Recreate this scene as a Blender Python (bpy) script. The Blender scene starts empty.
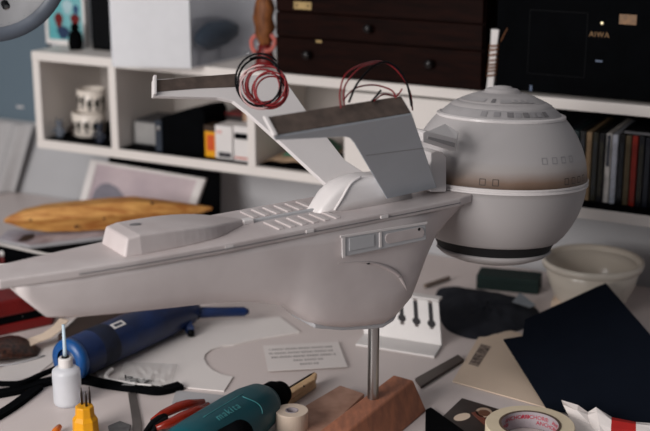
import bpy, bmesh, math, random
import numpy as np
from mathutils import Vector, Matrix

random.seed(7)
SC = bpy.context.scene
COL = SC.collection
# ------------------------------------------------------------------ camera, world, light
FPX = 1286.0
PITCH = math.radians(16.2)
CAM = np.array([0.0, 0.0, 0.82])
cd = bpy.data.cameras.new('camera')
cam = bpy.data.objects.new('camera', cd)
COL.objects.link(cam)
cam.location = CAM
cam.rotation_euler = (math.pi / 2 - PITCH, 0, 0)
cd.sensor_width = 36.0
cd.lens = 36.0 * FPX / 650.0
cd.clip_start = 0.02
cd.dof.use_dof = True
cd.dof.focus_distance = 1.80
cd.dof.aperture_fstop = 3.6
SC.camera = cam

wd = bpy.data.worlds.new('world')
SC.world = wd
wd.use_nodes = True
bgn = wd.node_tree.nodes['Background']
bgn.inputs[0].default_value = (0.62, 0.70, 0.82, 1)
bgn.inputs[1].default_value = 0.11


def area(name, loc, target, sx, sy, power, color):
    ld = bpy.data.lights.new(name, 'AREA')
    ld.shape = 'RECTANGLE'
    ld.size = sx
    ld.size_y = sy
    ld.energy = power
    ld.color = color
    o = bpy.data.objects.new(name, ld)
    COL.objects.link(o)
    o.location = loc
    o.rotation_euler = (Vector(target) - Vector(loc)).to_track_quat('-Z', 'Y').to_euler()
    return o


area('assumed_window_light', (-1.75, -0.10, 1.02), (0.0, 1.95, 0.25), 1.3, 1.1, 64, (1.0, 0.965, 0.95))  # free-standing area light for an assumed window at left; no window is built
area('added_overhead_light', (-0.9, 0.5, 2.5), (0.0, 1.9, 0.2), 1.8, 1.8, 15, (1.0, 0.95, 0.93))  # unseen area light added overhead to brighten upward faces; no ceiling is built
vs = SC.view_settings
vs.view_transform = 'Standard'
vs.look = 'None'
vs.exposure = 0.07
vs.gamma = 1.0
vs.use_curve_mapping = False

# ------------------------------------------------------------------ geometry of the place
CP, SP = math.cos(PITCH), math.sin(PITCH)


def ray(x, y):
    u = (x - 325.0) / FPX
    w = (y - 215.5) / FPX
    return np.array([u, CP - w * SP, -(SP + w * CP)])


def P(x, y, z=0.0):
    d = ray(x, y)
    return CAM + d * ((z - CAM[2]) / d[2])


def Pp(x, y, pt, n):
    d = ray(x, y)
    return CAM + d * (np.dot(np.array(pt) - CAM, n) / np.dot(d, n))


S0 = np.array([-.6238, 2.717, .184])          # shelf: front bottom left corner
ES = np.array([.8912, -.4537, 0.0])           # along the wall
BS = np.array([.4537, .8912, 0.0])            # into the wall
UP = np.array([0, 0, 1.0])
SH = 0.21
SD = 0.22                                      # shelf depth
AX = np.array([.831, .5563, 0.0])
AX /= np.linalg.norm(AX)
NX = np.array([-AX[1], AX[0], 0.0])


def S(s, d, z):                                # shelf frame, z above the shelf's underside
    return S0 + ES * s + BS * d + UP * z


def W(a, n, z):                                # model spaceship frame
    return AX * a + NX * n + UP * z


def ps(x, y, d=0.0):                           # photo point -> shelf frame on a plane d behind the front
    w = Pp(x, y, S0 + BS * d, BS)
    return float(np.dot(w - S0, ES)), float(w[2] - S0[2])


def pn(x, y, n):                               # photo point -> ship frame on a plane n
    w = Pp(x, y, NX * n, NX)
    return float(np.dot(w, AX)), float(w[2])


# ------------------------------------------------------------------ materials
def lin(c):
    out = []
    for v in c[:3]:
        v = v / 255.0
        out.append(v / 12.92 if v <= 0.04045 else ((v + 0.055) / 1.055) ** 2.4)
    return (*out, 1.0)


MATS = {}


def mat(name, rgb, rough=0.6, metal=0.0, var=0.12, scale=30.0, bump=0.0, trans=0.0, alpha=1.0, ior=1.45,
        rgb2=None, stretch=None, spec=0.5, emit=0.0):
    if name in MATS:
        return MATS[name]
    m = bpy.data.materials.new(name)
    m.use_nodes = True
    nt = m.node_tree
    b = nt.nodes['Principled BSDF']
    b.inputs['Roughness'].default_value = rough
    b.inputs['Metallic'].default_value = metal
    b.inputs['Transmission Weight'].default_value = trans
    b.inputs['Alpha'].default_value = alpha
    b.inputs['IOR'].default_value = ior
    b.inputs['Specular IOR Level'].default_value = spec
    c1 = lin(rgb)
    c2 = lin(rgb2) if rgb2 else tuple(v * (1 - var) for v in c1[:3]) + (1,)
    tc = nt.nodes.new('ShaderNodeTexCoord')
    mp = nt.nodes.new('ShaderNodeMapping')
    if stretch:
        mp.inputs['Scale'].default_value = stretch
    nz = nt.nodes.new('ShaderNodeTexNoise')
    nz.inputs['Scale'].default_value = scale
    nz.inputs['Detail'].default_value = 4
    rp = nt.nodes.new('ShaderNodeValToRGB')
    rp.color_ramp.elements[0].position = 0.35
    rp.color_ramp.elements[1].position = 0.65
    rp.color_ramp.elements[0].color = c2
    rp.color_ramp.elements[1].color = c1
    L = nt.links.new
    L(tc.outputs['Object'], mp.inputs['Vector'])
    L(mp.outputs['Vector'], nz.inputs['Vector'])
    L(nz.outputs['Fac'], rp.inputs['Fac'])
    L(rp.outputs['Color'], b.inputs['Base Color'])
    if bump:
        bp = nt.nodes.new('ShaderNodeBump')
        bp.inputs['Strength'].default_value = bump
        bp.inputs['Distance'].default_value = 0.002
        L(nz.outputs['Fac'], bp.inputs['Height'])
        L(bp.outputs['Normal'], b.inputs['Normal'])
    if emit:
        b.inputs['Emission Color'].default_value = c1
        b.inputs['Emission Strength'].default_value = emit
    MATS[name] = m
    return m


M_wall = mat('wall_paint', (182, 182, 184), 0.9, var=0.05, scale=8)
M_floor = mat('floor_wood', (120, 95, 75), 0.6, rgb2=(95, 72, 55), stretch=(1, 8, 1))
M_desk = mat('desk_laminate', (212, 200, 196), 0.45, var=0.05, scale=5)
M_shelf = mat('shelf_white', (226, 219, 213), 0.5, var=0.03, scale=6)
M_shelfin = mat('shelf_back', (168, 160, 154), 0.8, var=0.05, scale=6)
M_black = mat('black_plastic', (7, 8, 11), 0.6, var=0.3, spec=0.12)
M_blackm = mat('black_matte', (5, 6, 8), 0.9, var=0.3, spec=0.06)
M_white = mat('white_plastic', (224, 219, 216), 0.45, var=0.05)
M_ship = mat('model_white', (200, 191, 189), 0.5, rgb2=(186, 175, 173), scale=14, bump=0.05)
M_hull = mat('model_hull_white', (218, 209, 207), 0.42, rgb2=(202, 192, 190), scale=9, bump=0.05)
M_shipg = mat('model_grey', (186, 186, 188), 0.5, var=0.06, scale=18)
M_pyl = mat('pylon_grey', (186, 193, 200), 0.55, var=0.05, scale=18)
M_shipw = mat('model_gloss_white', (222, 216, 214), 0.3, var=0.04, scale=18)
M_bare = mat('bare_brown', (92, 78, 70), 0.8, rgb2=(72, 61, 55), scale=60)
M_band = mat('sphere_window_grey', (166, 162, 162), 0.6, var=0.1, scale=40)
M_line = mat('pencil_grey', (120, 117, 118), 0.7, var=0.1)
M_ink2 = mat('window_grey', (148, 145, 146), 0.6)
M_gap = mat('dark_gap', (12, 12, 15), 0.7, var=0.2)
M_steel = mat('steel', (170, 168, 166), 0.28, metal=1.0, var=0.2, stretch=(1, 1, 0.1), scale=60)
M_woodb = mat('block_wood', (178, 114, 84), 0.65, rgb2=(148, 96, 74), stretch=(10, 3, 3), scale=12, bump=0.1)
M_woodd = mat('block_wood_dark', (140, 92, 66), 0.65, rgb2=(112, 72, 52), stretch=(10, 3, 3), scale=12, bump=0.1)
M_board = mat('board_wood', (182, 142, 122), 0.7, rgb2=(160, 120, 100), stretch=(4, 4, 4), scale=10)
M_carve = mat('carved_wood', (214, 158, 86), 0.6, rgb2=(168, 104, 44), stretch=(2, 9, 9), scale=9, bump=0.1)
M_knot = mat('wood_knot', (84, 44, 20), 0.7)
M_chest = mat('chest_wood', (32, 15, 11), 0.5, rgb2=(21, 10, 8), stretch=(2, 2, 14), scale=8, bump=0.08, spec=0.04)
M_brass = mat('aged_brass', (176, 150, 104), 0.4, metal=0.8, var=0.25)
M_red = mat('red_wire', (128, 20, 26), 0.4, var=0.2)
M_redd = mat('dark_red_plastic', (112, 14, 12), 0.5, var=0.25)
M_redt = mat('translucent_red', (146, 36, 16), 0.25, var=0.3)
M_blue = mat('blue_plastic', (10, 40, 88), 0.38, rgb2=(7, 26, 62), scale=20)
M_teal = mat('teal_plastic', (4, 76, 86), 0.45, var=0.12, scale=20)
M_teall = mat('teal_light', (70, 140, 144), 0.45, var=0.1)
M_yellow = mat('yellow_plastic', (236, 164, 16), 0.4, var=0.12)
M_navy = mat('navy_card', (14, 20, 31), 0.9, var=0.1, spec=0.1)
M_greycl = mat('charcoal_cloth', (48, 50, 56), 0.9, rgb2=(36, 38, 44), scale=20, bump=0.3, spec=0.1)
M_green = mat('dark_green_card', (8, 32, 29), 0.8, var=0.15)
M_env = mat('cream_paper', (222, 200, 178), 0.85, var=0.05, scale=10)
M_paper = mat('white_paper', (222, 214, 210), 0.8, var=0.04, scale=10)
M_paperg = mat('grey_paper', (176, 174, 176), 0.8, var=0.06, scale=10)
M_styr = mat('white_sheet', (226, 219, 215), 0.5, var=0.02, scale=5)
M_ink = mat('ink_grey', (172, 164, 162), 0.8, var=0.2)
M_stamp = mat('stamp_ink', (74, 62, 58), 0.85, rgb2=(160, 142, 128), scale=160)
M_tape = mat('masking_tape', (222, 206, 178), 0.6, var=0.06, scale=30)
M_core = mat('tape_core', (176, 166, 170), 0.6, var=0.1)
M_tapew = mat('white_tape', (228, 208, 188), 0.5, var=0.05)
M_cream = mat('cream_glaze', (216, 206, 192), 0.25, var=0.04, scale=10)
M_cup = mat('cup_glaze', (230, 220, 208), 0.3, var=0.05)
M_lamp = mat('lamp_grey', (128, 128, 130), 0.5, var=0.08)
M_lampd = mat('lamp_dark', (84, 90, 100), 0.45, var=0.1)
M_panel = mat('panel_blue', (94, 110, 121), 0.75, var=0.05, scale=6)
M_clear = mat('clear_bottle', (242, 243, 247), 0.35, var=0.03, trans=0.4)
M_needle = mat('pale_blue_plastic', (200, 220, 232), 0.3, var=0.05, trans=0.1)
M_orange = mat('orange_plastic', (226, 120, 30), 0.4, var=0.1)
M_hair = mat('golden_brown_hair', (140, 84, 40), 0.6, rgb2=(92, 50, 24), stretch=(14, 14, 2), scale=12)
M_skin = mat('doll_pink', (206, 110, 98), 0.5, var=0.1)
M_brown = mat('brown_granules', (76, 44, 32), 0.35, rgb2=(24, 14, 12), scale=150, bump=0.6)
M_leather = mat('brown_leather', (52, 36, 30), 0.6, var=0.25)
M_text = mat('gold_print', (128, 92, 48), 0.5, var=0.05)
M_textr = mat('red_print', (190, 40, 66), 0.6, var=0.05)
M_amber = mat('amber_display', (120, 82, 40), 0.4, var=0.4, scale=120, emit=0.10)
M_led = mat('warm_led', (255, 235, 190), 0.4, emit=0.9)


def mat_clear(name, rgb, alpha, rough=0.08, glow=0.0):
    m = bpy.data.materials.new(name)
    m.use_nodes = True
    nt = m.node_tree
    b = nt.nodes['Principled BSDF']
    b.inputs['Roughness'].default_value = rough
    b.inputs['Alpha'].default_value = alpha
    nz = nt.nodes.new('ShaderNodeTexNoise')
    nz.inputs['Scale'].default_value = 6
    rp = nt.nodes.new('ShaderNodeValToRGB')
    c = lin(rgb)
    rp.color_ramp.elements[0].color = tuple(v * .93 for v in c[:3]) + (1,)
    rp.color_ramp.elements[1].color = c
    nt.links.new(nz.outputs['Fac'], rp.inputs['Fac'])
    nt.links.new(rp.outputs['Color'], b.inputs['Base Color'])
    if glow:                              # translucent share brightens the clear panes
        tl = nt.nodes.new('ShaderNodeBsdfTranslucent')
        mx = nt.nodes.new('ShaderNodeMixShader')
        mx.inputs[0].default_value = glow
        nt.links.new(rp.outputs['Color'], tl.inputs['Color'])
        nt.links.new(b.outputs[0], mx.inputs[1])
        nt.links.new(tl.outputs[0], mx.inputs[2])
        nt.links.new(mx.outputs[0], nt.nodes['Material Output'].inputs['Surface'])
    return m


M_casef = mat_clear('case_front', (252, 252, 254), 0.80, glow=0.22)  # reflection on the clear front painted in as near-opaque white
M_caser = mat_clear('case_rear', (246, 246, 248), 0.95)  # rear wall made opaque white to brighten the case
M_cases = mat_clear('case_side', (246, 247, 252), 0.12, glow=0.30)
M_bag = mat_clear('thin_bag', (236, 234, 232), 0.28, 0.2)


# ------------------------------------------------------------------ builders
def root_of(o):
    while o.parent:
        o = o.parent
    return o


def tag(o, label, cat, group=None, kind=None):
    o['label'] = label
    o['category'] = cat
    if group:
        o['group'] = group
    if kind:
        o['kind'] = kind
    return o


def thing(name, base, label, cat, group=None):
    o = bpy.data.objects.new(name, None)
    o.empty_display_size = 0.02
    COL.objects.link(o)
    o.location = tuple(base)
    return tag(o, label, cat, group)


def obj(name, bm, m, parent=None, smooth=False, bevel=0.0, base=None, seg=2, label=None, sub=0):
    """bm holds world coordinates"""
    bmesh.ops.recalc_face_normals(bm, faces=bm.faces[:])
    if parent is not None:
        off = Vector(root_of(parent).location)
    else:
        if base is None:
            xs = [v.co for v in bm.verts]
            base = (sum(v.x for v in xs) / len(xs), sum(v.y for v in xs) / len(xs), min(v.z for v in xs))
        off = Vector(tuple(base))
    for v in bm.verts:
        v.co -= off
    me = bpy.data.meshes.new(name)
    bm.to_mesh(me)
    bm.free()
    o = bpy.data.objects.new(name, me)
    COL.objects.link(o)
    if m is not None:
        me.materials.append(m)
    if parent is not None:
        o.parent = parent
    else:
        o.location = off
    if smooth:
        for p in me.polygons:
            p.use_smooth = True
    if bevel:
        md = o.modifiers.new('bevel', 'BEVEL')
        md.width = bevel
        md.segments = seg
        md.limit_method = 'ANGLE'
        md.angle_limit = math.radians(40)
    if sub:
        md = o.modifiers.new('sub', 'SUBSURF')
        md.levels = sub
        md.render_levels = sub
    if label:
        o['label'] = label
    return o


def structure(name, bm, m):
    o = obj(name, bm, m)
    o['kind'] = 'structure'
    return o


def B():
    return bmesh.new()


def V(bm, p):
    return bm.verts.new(tuple(float(c) for c in p))


def face(bm, vs):
    try:
        return bm.faces.new(vs)
    except ValueError:
        return None


def hexa(bm, lo, hi):
    """two rings of equal length -> closed prism"""
    a = [V(bm, p) for p in lo]
    b = [V(bm, p) for p in hi]
    n = len(a)
    face(bm, a[::-1])
    face(bm, b)
    for i in range(n):
        face(bm, [a[i], a[(i + 1) % n], b[(i + 1) % n], b[i]])
    return bm


def sbox(bm, s0, s1, d0, d1, z0, z1):
    q = [(s0, d0), (s1, d0), (s1, d1), (s0, d1)]
    return hexa(bm, [S(s, d, z0) for s, d in q], [S(s, d, z1) for s, d in q])


def wbox(bm, a0, a1, n0, n1, z0, z1):
    q = [(a0, n0), (a1, n0), (a1, n1), (a0, n1)]
    return hexa(bm, [W(a, n, z0) for a, n in q], [W(a, n, z1) for a, n in q])


def cbox(bm, c, sx, sy, sz, rot=0.0):
    ex = np.array([math.cos(rot), math.sin(rot), 0])
    ey = np.array([-math.sin(rot), math.cos(rot), 0])
    c = np.array(c, float)
    q = [(-1, -1), (1, -1), (1, 1), (-1, 1)]
    lo = [c + ex * sx / 2 * i + ey * sy / 2 * j for i, j in q]
    return hexa(bm, lo, [p + UP * sz for p in lo])


def slab(bm, pts, thick):
    """horizontal outline, lower face on the points' own height"""
    pts = [np.array(p, float) for p in pts]
    return hexa(bm, pts, [p + UP * thick for p in pts])


def plate(bm, pts, nvec):
    pts = [np.array(p, float) for p in pts]
    return hexa(bm, pts, [p + nvec for p in pts])


def frame_of(axis):
    z = Vector(tuple(axis)).normalized()
    x = z.orthogonal().normalized()
    y = z.cross(x)
    return np.array(x), np.array(y), np.array(z)


def lathe(bm, c, prof, seg=32, axis=(0, 0, 1), a0=0.0, a1=2 * math.pi, ex=None):
    """prof: (radius, height) list, revolved about axis through c"""
    x, y, z = frame_of(axis)
    if ex is not None:
        z = np.array(Vector(tuple(axis)).normalized())
        x = np.array(ex, float)
        x = x - z * np.dot(x, z)
        x /= np.linalg.norm(x)
        y = np.cross(z, x)
    c = np.array(c, float)
    full = abs(a1 - a0 - 2 * math.pi) < 1e-6
    rings = []
    for r, h in prof:
        if r < 1e-6:
            rings.append([V(bm, c + z * h)])
            continue
        k = seg if full else seg + 1
        rings.append([V(bm, c + z * h + (x * math.cos(a0 + (a1 - a0) * i / seg) + y * math.sin(a0 + (a1 - a0) * i / seg)) * r)
                      for i in range(k)])
    for A_, B_ in zip(rings, rings[1:]):
        if len(A_) == 1 and len(B_) == 1:
            continue
        k = seg
        for i in range(k):
            j = (i + 1) % len(A_) if len(A_) > 1 else 0
            j2 = (i + 1) % len(B_) if len(B_) > 1 else 0
            if len(A_) == 1:
                face(bm, [A_[0], B_[i], B_[j2]])
            elif len(B_) == 1:
                face(bm, [A_[i], A_[j], B_[0]])
            else:
                face(bm, [A_[i], A_[j], B_[j2], B_[i]])
    return bm


def tube(bm, pts, r, seg=8, closed=False, flat=None):
    """round tube along points; r a number or a list"""
    pts = [np.array(p, float) for p in pts]
    n = len(pts)
    rs = r if isinstance(r, (list, tuple)) else [r] * n
    rings = []
    up = None
    for i, p in enumerate(pts):
        if closed:
            t = pts[(i + 1) % n] - pts[i - 1]
        else:
            t = pts[min(i + 1, n - 1)] - pts[max(i - 1, 0)]
        t = t / (np.linalg.norm(t) + 1e-12)
        if up is None:
            up = np.array(Vector(tuple(t)).orthogonal().normalized())
        up = up - t * np.dot(up, t)
        up /= np.linalg.norm(up)
        sd = np.cross(t, up)
        rings.append([V(bm, p + (up * math.cos(2 * math.pi * k / seg) + sd * math.sin(2 * math.pi * k / seg)) * rs[i])
                      for k in range(seg)])
    for i in range(n if closed else n - 1):
        A_, B_ = rings[i], rings[(i + 1) % n]
        for k in range(seg):
            face(bm, [A_[k], A_[(k + 1) % seg], B_[(k + 1) % seg], B_[k]])
    if not closed:
        face(bm, rings[0][::-1])
        face(bm, rings[-1])
    return bm


def loft(bm, rings, cap=True):
    rv = [[V(bm, p) for p in r] for r in rings]
    k = len(rv[0])
    for A_, B_ in zip(rv, rv[1:]):
        for i in range(k):
            face(bm, [A_[i], A_[(i + 1) % k], B_[(i + 1) % k], B_[i]])
    if cap:
        face(bm, rv[0][::-1])
        face(bm, rv[-1])
    return bm


def spline(pts, n=8, closed=False):
    pts = [np.array(p, float) for p in pts]
    out = []
    m = len(pts)
    rng = range(m if closed else m - 1)
    for i in rng:
        g = (lambda k: pts[k % m]) if closed else (lambda k: pts[max(0, min(m - 1, k))])
        p0, p1, p2, p3 = g(i - 1), g(i), g(i + 1), g(i + 2)
        for k in range(n):
            t = k / n
            out.append(0.5 * ((2 * p1) + (-p0 + p2) * t + (2 * p0 - 5 * p1 + 4 * p2 - p3) * t * t
                              + (-p0 + 3 * p1 - 3 * p2 + p3) * t ** 3))
    if not closed:
        out.append(pts[-1])
    return out


def letters(text, size, fn, depth=0.0005, spacing=1.0):
    """solid lettering; fn maps (x, y, h) of the flat text to a world point"""
    cu = bpy.data.curves.new('lettering', 'FONT')
    cu.body = text
    cu.size = size
    cu.extrude = depth
    cu.space_character = spacing
    cu.align_x = 'CENTER'
    cu.resolution_u = 3
    to = bpy.data.objects.new('lettering', cu)
    COL.objects.link(to)
    dg = bpy.context.evaluated_depsgraph_get()
    dg.update()
    me = bpy.data.meshes.new_from_object(to.evaluated_get(dg))
    bm = bmesh.new()
    bm.from_mesh(me)
    for v in bm.verts:
        v.co = Vector(tuple(float(c) for c in fn(v.co.x, v.co.y, v.co.z + depth)))
    bpy.data.objects.remove(to)
    bpy.data.curves.remove(cu)
    bpy.data.meshes.remove(me)
    return bm


# ------------------------------------------------------------------ the room
WD = SD + 0.006
bm = B()
sbox(bm, -2.6, 3.0, WD, WD + 0.1, -0.94, 2.3)
structure('wall_back', bm, M_wall)
bm = B()
hexa(bm, [(-3.3, -0.6, -.78), (3.2, -0.6, -.78), (3.2, 4.2, -.78), (-3.3, 4.2, -.78)],
     [(-3.3, -0.6, -.74), (3.2, -0.6, -.74), (3.2, 4.2, -.74), (-3.3, 4.2, -.74)])
structure('floor', bm, M_floor)

# desk
dk = thing('desk', S(0.35, -0.35, -S0[2] - 0.74), 'wide white desk top crowded with tools, papers and the model', 'desk')
bm = B()
q = [(-0.85, WD - .004), (1.75, WD - .004), (1.75, -1.15), (-0.85, -1.15)]
hexa(bm, [S(s, d, -S0[2] - 0.030) for s, d in q], [S(s, d, -S0[2]) for s, d in q])
obj('desk_top', bm, M_desk, dk, bevel=0.002)
for s, d in ((-0.78, 0.15), (1.68, 0.15), (1.68, -1.08), (-0.78, -1.08)):
    bm = B()
    sbox(bm, s - .025, s + .025, d - .025, d + .025, -S0[2] - 0.74, -S0[2] - 0.030)
    obj('leg', bm, M_shelf, dk, bevel=0.002)

# wall shelf
sh = thing('wall_shelf', S(0.7, SD, 0), 'long low white open shelf unit on the wall above the desk', 'shelf')
T = 0.019
SL = 1.46
D1, D2, D3, D4 = 0.2065, 0.5365, 0.752, 0.972
bm = B()
sbox(bm, 0, SL, 0, SD, SH - T, SH)
obj('top_board', bm, M_shelf, sh, bevel=0.001)
bm = B()
sbox(bm, 0, SL, 0, SD, 0, T)
obj('bottom_board', bm, M_shelf, sh, bevel=0.001)
for c in (T / 2, D1, D2, D3, D4, SL - T / 2):
    bm = B()
    sbox(bm, c - T / 2 + .0005, c + T / 2 - .0005, 0.0005, SD - .006, T, SH - T)
    obj('upright', bm, M_shelf, sh, bevel=0.001)
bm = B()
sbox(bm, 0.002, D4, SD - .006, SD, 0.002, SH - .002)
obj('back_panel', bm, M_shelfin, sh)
bm = B()
sbox(bm, D4, SL - .002, SD - .006, SD, 0.002, SH - .002)
obj('back_panel', bm, M_blackm, sh, label='black back panel')
bm = B()
sbox(bm, D3 - .004, D4 + .004, -0.016, -0.0005, 0.002, SH - T - .002)
obj('door', bm, M_shelf, sh, bevel=0.001)
for a, b_ in ((T, D1 - T / 2), (D1 + T / 2, D2 - T / 2), (D4 + T / 2, SL - T)):  # thin black layer over the cell floors
    bm = B()
    sbox(bm, a, b_, 0.006, SD - .008, T, T + .002)
    obj('layer', bm, M_blackm, sh, label='black liner on the shelf bottom')

# blue-grey panel on the wall, left
bm = B()
s1, zb = ps(44, 124, WD - .02)
sbox(bm, s1 - 0.42, s1 + .02, WD - .016, WD - .001, zb, zb + 0.62)
pnl = thing('wall_panel', S(s1 - .2, WD, zb), 'flat blue-grey panel on the wall left of the shelf', 'panel')
obj('board', bm, M_panel, pnl, bevel=0.002)
bm = B()
s2, z2 = ps(21, 107, WD - .016)
sbox(bm, s2 - .012, s2 + .008, WD - .0175, WD - .0155, z2 - .002, z2 + .002)
obj('mark', bm, M_shipw, pnl, label='small pale mark')

# pale cloth hanging at far left below the panel
cs_a, cz_a = ps(-40, 121, WD - .03)
cs_b, cz_b = ps(34, 124, WD - .03)
bm = B()
gr = []
for i in range(41):
    u = i / 40
    col = []
    for j in range(9):
        v = j / 8
        sx_ = cs_a + (cs_b - cs_a) * (u * (1 - .25 * v)) - .02 * v
        dz = .010 * math.sin(u * 13 + v * 1.5) * (.3 + .7 * v) + .003 * math.sin(u * 29)
        col.append(V(bm, S(sx_, WD - .034 + dz, cz_b - .004 - (cz_b - .004 + S0[2] - .004) * v)))
    gr.append(col)
for i in range(40):
    for j in range(8):
        face(bm, [gr[i][j], gr[i + 1][j], gr[i + 1][j + 1], gr[i][j + 1]])
hc = obj('hanging_cloth', bm, mat('pale_cloth', (176, 174, 174), .9, var=.04), smooth=True)
tag(hc, 'pale grey cloth hanging in folds below the blue-grey panel', 'cloth')

# ------------------------------------------------------------------ model spaceship
N0 = 1.40
ship = thing('spaceship_model', W(1.0, N0, 0.16), 'big white model spaceship with a round hull, held up by a steel rod', 'model')
# hull body, lofted along the axis: a, z bottom, half width under the deck, half width at the bottom
ST = [(.482, .322, .030, .026), (.500, .301, .031, .025), (.520, .280, .034, .024), (.560, .2725, .038, .026), (.612, .267, .043, .029),
      (.680, .2585, .051, .032), (.744, .2505, .058, .034), (.80, .241, .060, .036), (.850, .226, .0605, .037), (.869, .214, .0605, .038),
      (.889, .194, .061, .039), (.915, .183, .061, .039), (.947, .174, .061, .039), (.985, .168, .061, .038), (1.016, .1645, .061, .037),
      (1.037, .171, .060, .036), (1.058, .186, .058, .034), (1.071, .211, .055, .032), (1.087, .246, .052, .03), (1.104, .275, .049, .028),
      (1.130, .298, .046, .026), (1.150, .313, .044, .026)]
ZD = .328
rings = []
for a, zb, ht, hb in ST:
    c0 = N0 - (.012 if a < .62 else .012 * max(0, (.74 - a) / .12))
    h = ZD - zb
    r = []
    side = [(ht, ZD), (ht * .985 + hb * .015, ZD - h * .12), (ht * .8 + hb * .2, ZD - h * .4), (ht * .55 + hb * .45, ZD - h * .68),
            (ht * .25 + hb * .75, ZD - h * .90), (hb * .86, ZD - h * .985), (hb * .55, ZD - h)]
    for w_, z in side:
        r.append(W(a, c0 - w_, z))
    for w_, z in side[::-1]:
        r.append(W(a, c0 + w_, z))
    rings.append(r)
bm = loft(B(), rings)
obj('hull', bm, M_hull, ship, smooth=True, bevel=0.0)
# deck plate
DK = [(.462, .0265), (.478, .0285), (.555, .039), (.628, .046), (.70, .056), (.745, .0625), (.88, .0630), (1.05, .0625), (1.125, .0605), (1.152, .054), (1.162, .040)]


def dc(a):
    return N0 - (.014 if a < .62 else .014 * max(0, (.76 - a) / .14))


near = [W(a, dc(a) - h, ZD) for a, h in DK]
far = [W(a, dc(a) + h, ZD) for a, h in DK][::-1]
bm = slab(B(), near + far, .012)
obj('deck_plate', bm, M_ship, ship, bevel=0.0025, seg=3)
# rim seam, keel strip
bm = B()
tube(bm, [W(a, dc(a) - h - .0004, .3335) for a, h in DK[2:9]], .0007, 6)
obj('rim_seam', bm, M_line, ship)
for a in (.745, .865, .985):
    bm = B()
    wbox(bm, a, a + .012, N0 - .0645, N0 - .0620, .3335, .3375)
    obj('rim_catch', bm, M_shipw, ship)
bm = B()
kp = [(.90, .1835), (.947, .170), (.99, .1625), (1.016, .159), (1.034, .165), (1.040, .172)]
loft(bm, [[W(a, N0 - .03, z), W(a, N0 + .03, z), W(a, N0 + .03, z + .007), W(a, N0 - .03, z + .007)] for a, z in kp])
obj('keel_plate', bm, M_shipg, ship, bevel=0.002)

# wedge on the foredeck
ZT = .340
WS = [(.618, .031, .0335, .022, -.012), (.64, .033, .037, .0245, -.012), (.70, .036, .040, .0215, -.008), (.75, .032, .036, .016, -.004), (.79, .014, .018, .009, 0), (.812, .003, .005, .005, 0)]
WS = [WS[0]] + [tuple(p) for p in spline(WS[1:], 5)]
rings = []
for a, wt, wb, h, off in WS:
    c0 = N0 + off + .003
    rings.append([W(a, c0 - wb, ZT - .001), W(a + (.006 if a < .63 else 0), c0 - wt, ZT + h), W(a + (.006 if a < .63 else 0), c0 + wt, ZT + h), W(a, c0 + wb, ZT - .001)])
obj('deck_wedge', loft(B(), rings), M_ship, ship, bevel=0.004, seg=3)
bm = B()
slab(bm, [W(.655 + .008 * math.cos(t) , 1.402 + .005 * math.sin(t), ZT + .0235) for t in np.linspace(0, 6.28, 12, endpoint=False)], .001)
obj('deck_hatch', bm, M_line, ship, label='small grey oval hatch')
# centre rail and ribs
bm = B()
wbox(bm, .815, .925, N0 - .0025, N0 + .003, ZT - .001, ZT + .0035)
obj('center_rail', bm, M_shipg, ship, bevel=.001)
bm = B()
wbox(bm, .806, .822, N0 - .006, N0 + .006, ZT - .001, ZT + .006)
obj('rail_stop', bm, M_shipw, ship, bevel=.0015)
for side in (-1, 1):
    for k in range(6):
        a = .832 + k * .0178
        n1, n2 = (N0 - .050, N0 - .011) if side < 0 else (N0 + .014, N0 + .050)
        bm = B()
        wbox(bm, a, a + .0085, n1, n2, ZT - .001, ZT + .0020)
        obj('deck_rib', bm, M_ship, ship, bevel=.001)

# fairing under the pylons
FS = [(.916, .013, .003), (.926, .017, .014), (.938, .020, .0265), (.952, .0215, .036), (.972, .0225, .0415), (1.00, .023, .042), (1.04, .023, .038), (1.07, .020, .022)]
rings = []
for a, w_, h in FS:
    r = []
    for x, z in ((-1.12, 0), (-1.06, .35), (-.96, .72), (-.86, .9), (-.68, .985), (-.3, 1.0), (.3, 1.0), (.68, .985), (.86, .9), (.96, .72), (1.06, .35), (1.12, 0)):
        r.append(W(a, N0 + w_ * x, ZT - .002 + h * z))
    rings.append(r)
fair = obj('pylon_fairing', loft(B(), rings), M_shipw, ship, smooth=True)
bm = B()
tube(bm, spline([W(.938, N0 - .022, .343), W(.950, N0 - .0222, .358), W(.966, N0 - .0200, .376), W(.985, N0 - .016, .3815)], 5), .0018, 8)
obj('rib', bm, M_shipw, fair, smooth=True)

# pylons
TL = math.radians(40)
cosT, sinT = math.cos(TL), math.sin(TL)
# near pylon leans towards the viewer; its outer face is seen
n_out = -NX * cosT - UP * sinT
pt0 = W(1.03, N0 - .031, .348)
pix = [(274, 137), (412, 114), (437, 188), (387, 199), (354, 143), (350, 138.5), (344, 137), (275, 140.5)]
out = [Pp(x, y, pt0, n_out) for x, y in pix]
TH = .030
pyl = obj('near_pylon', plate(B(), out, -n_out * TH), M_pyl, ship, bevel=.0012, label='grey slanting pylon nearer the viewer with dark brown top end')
upn = -NX * sinT + UP * cosT
e0, e1 = out[0], out[1]
ed = (e1 - e0) / np.linalg.norm(e1 - e0)
upe = np.cross(ed, n_out)
upe = upe / np.linalg.norm(upe)
if upe[2] < 0:
    upe = -upe
bm = B()
i0, i1 = e0 + ed * .004 - n_out * .0015, e1 - ed * .002 - n_out * .0015
hexa(bm, [i0 + upe * .0005, i1 + upe * .0005, i1 + upe * .0005 - n_out * (TH - .003), i0 + upe * .0005 - n_out * (TH - .003)],
     [i0 + upe * .0016, i1 + upe * .0016, i1 + upe * .0016 - n_out * (TH - .003), i0 + upe * .0016 - n_out * (TH - .003)])
obj('open_end', bm, M_bare, pyl, label='bare dark brown end')
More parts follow.
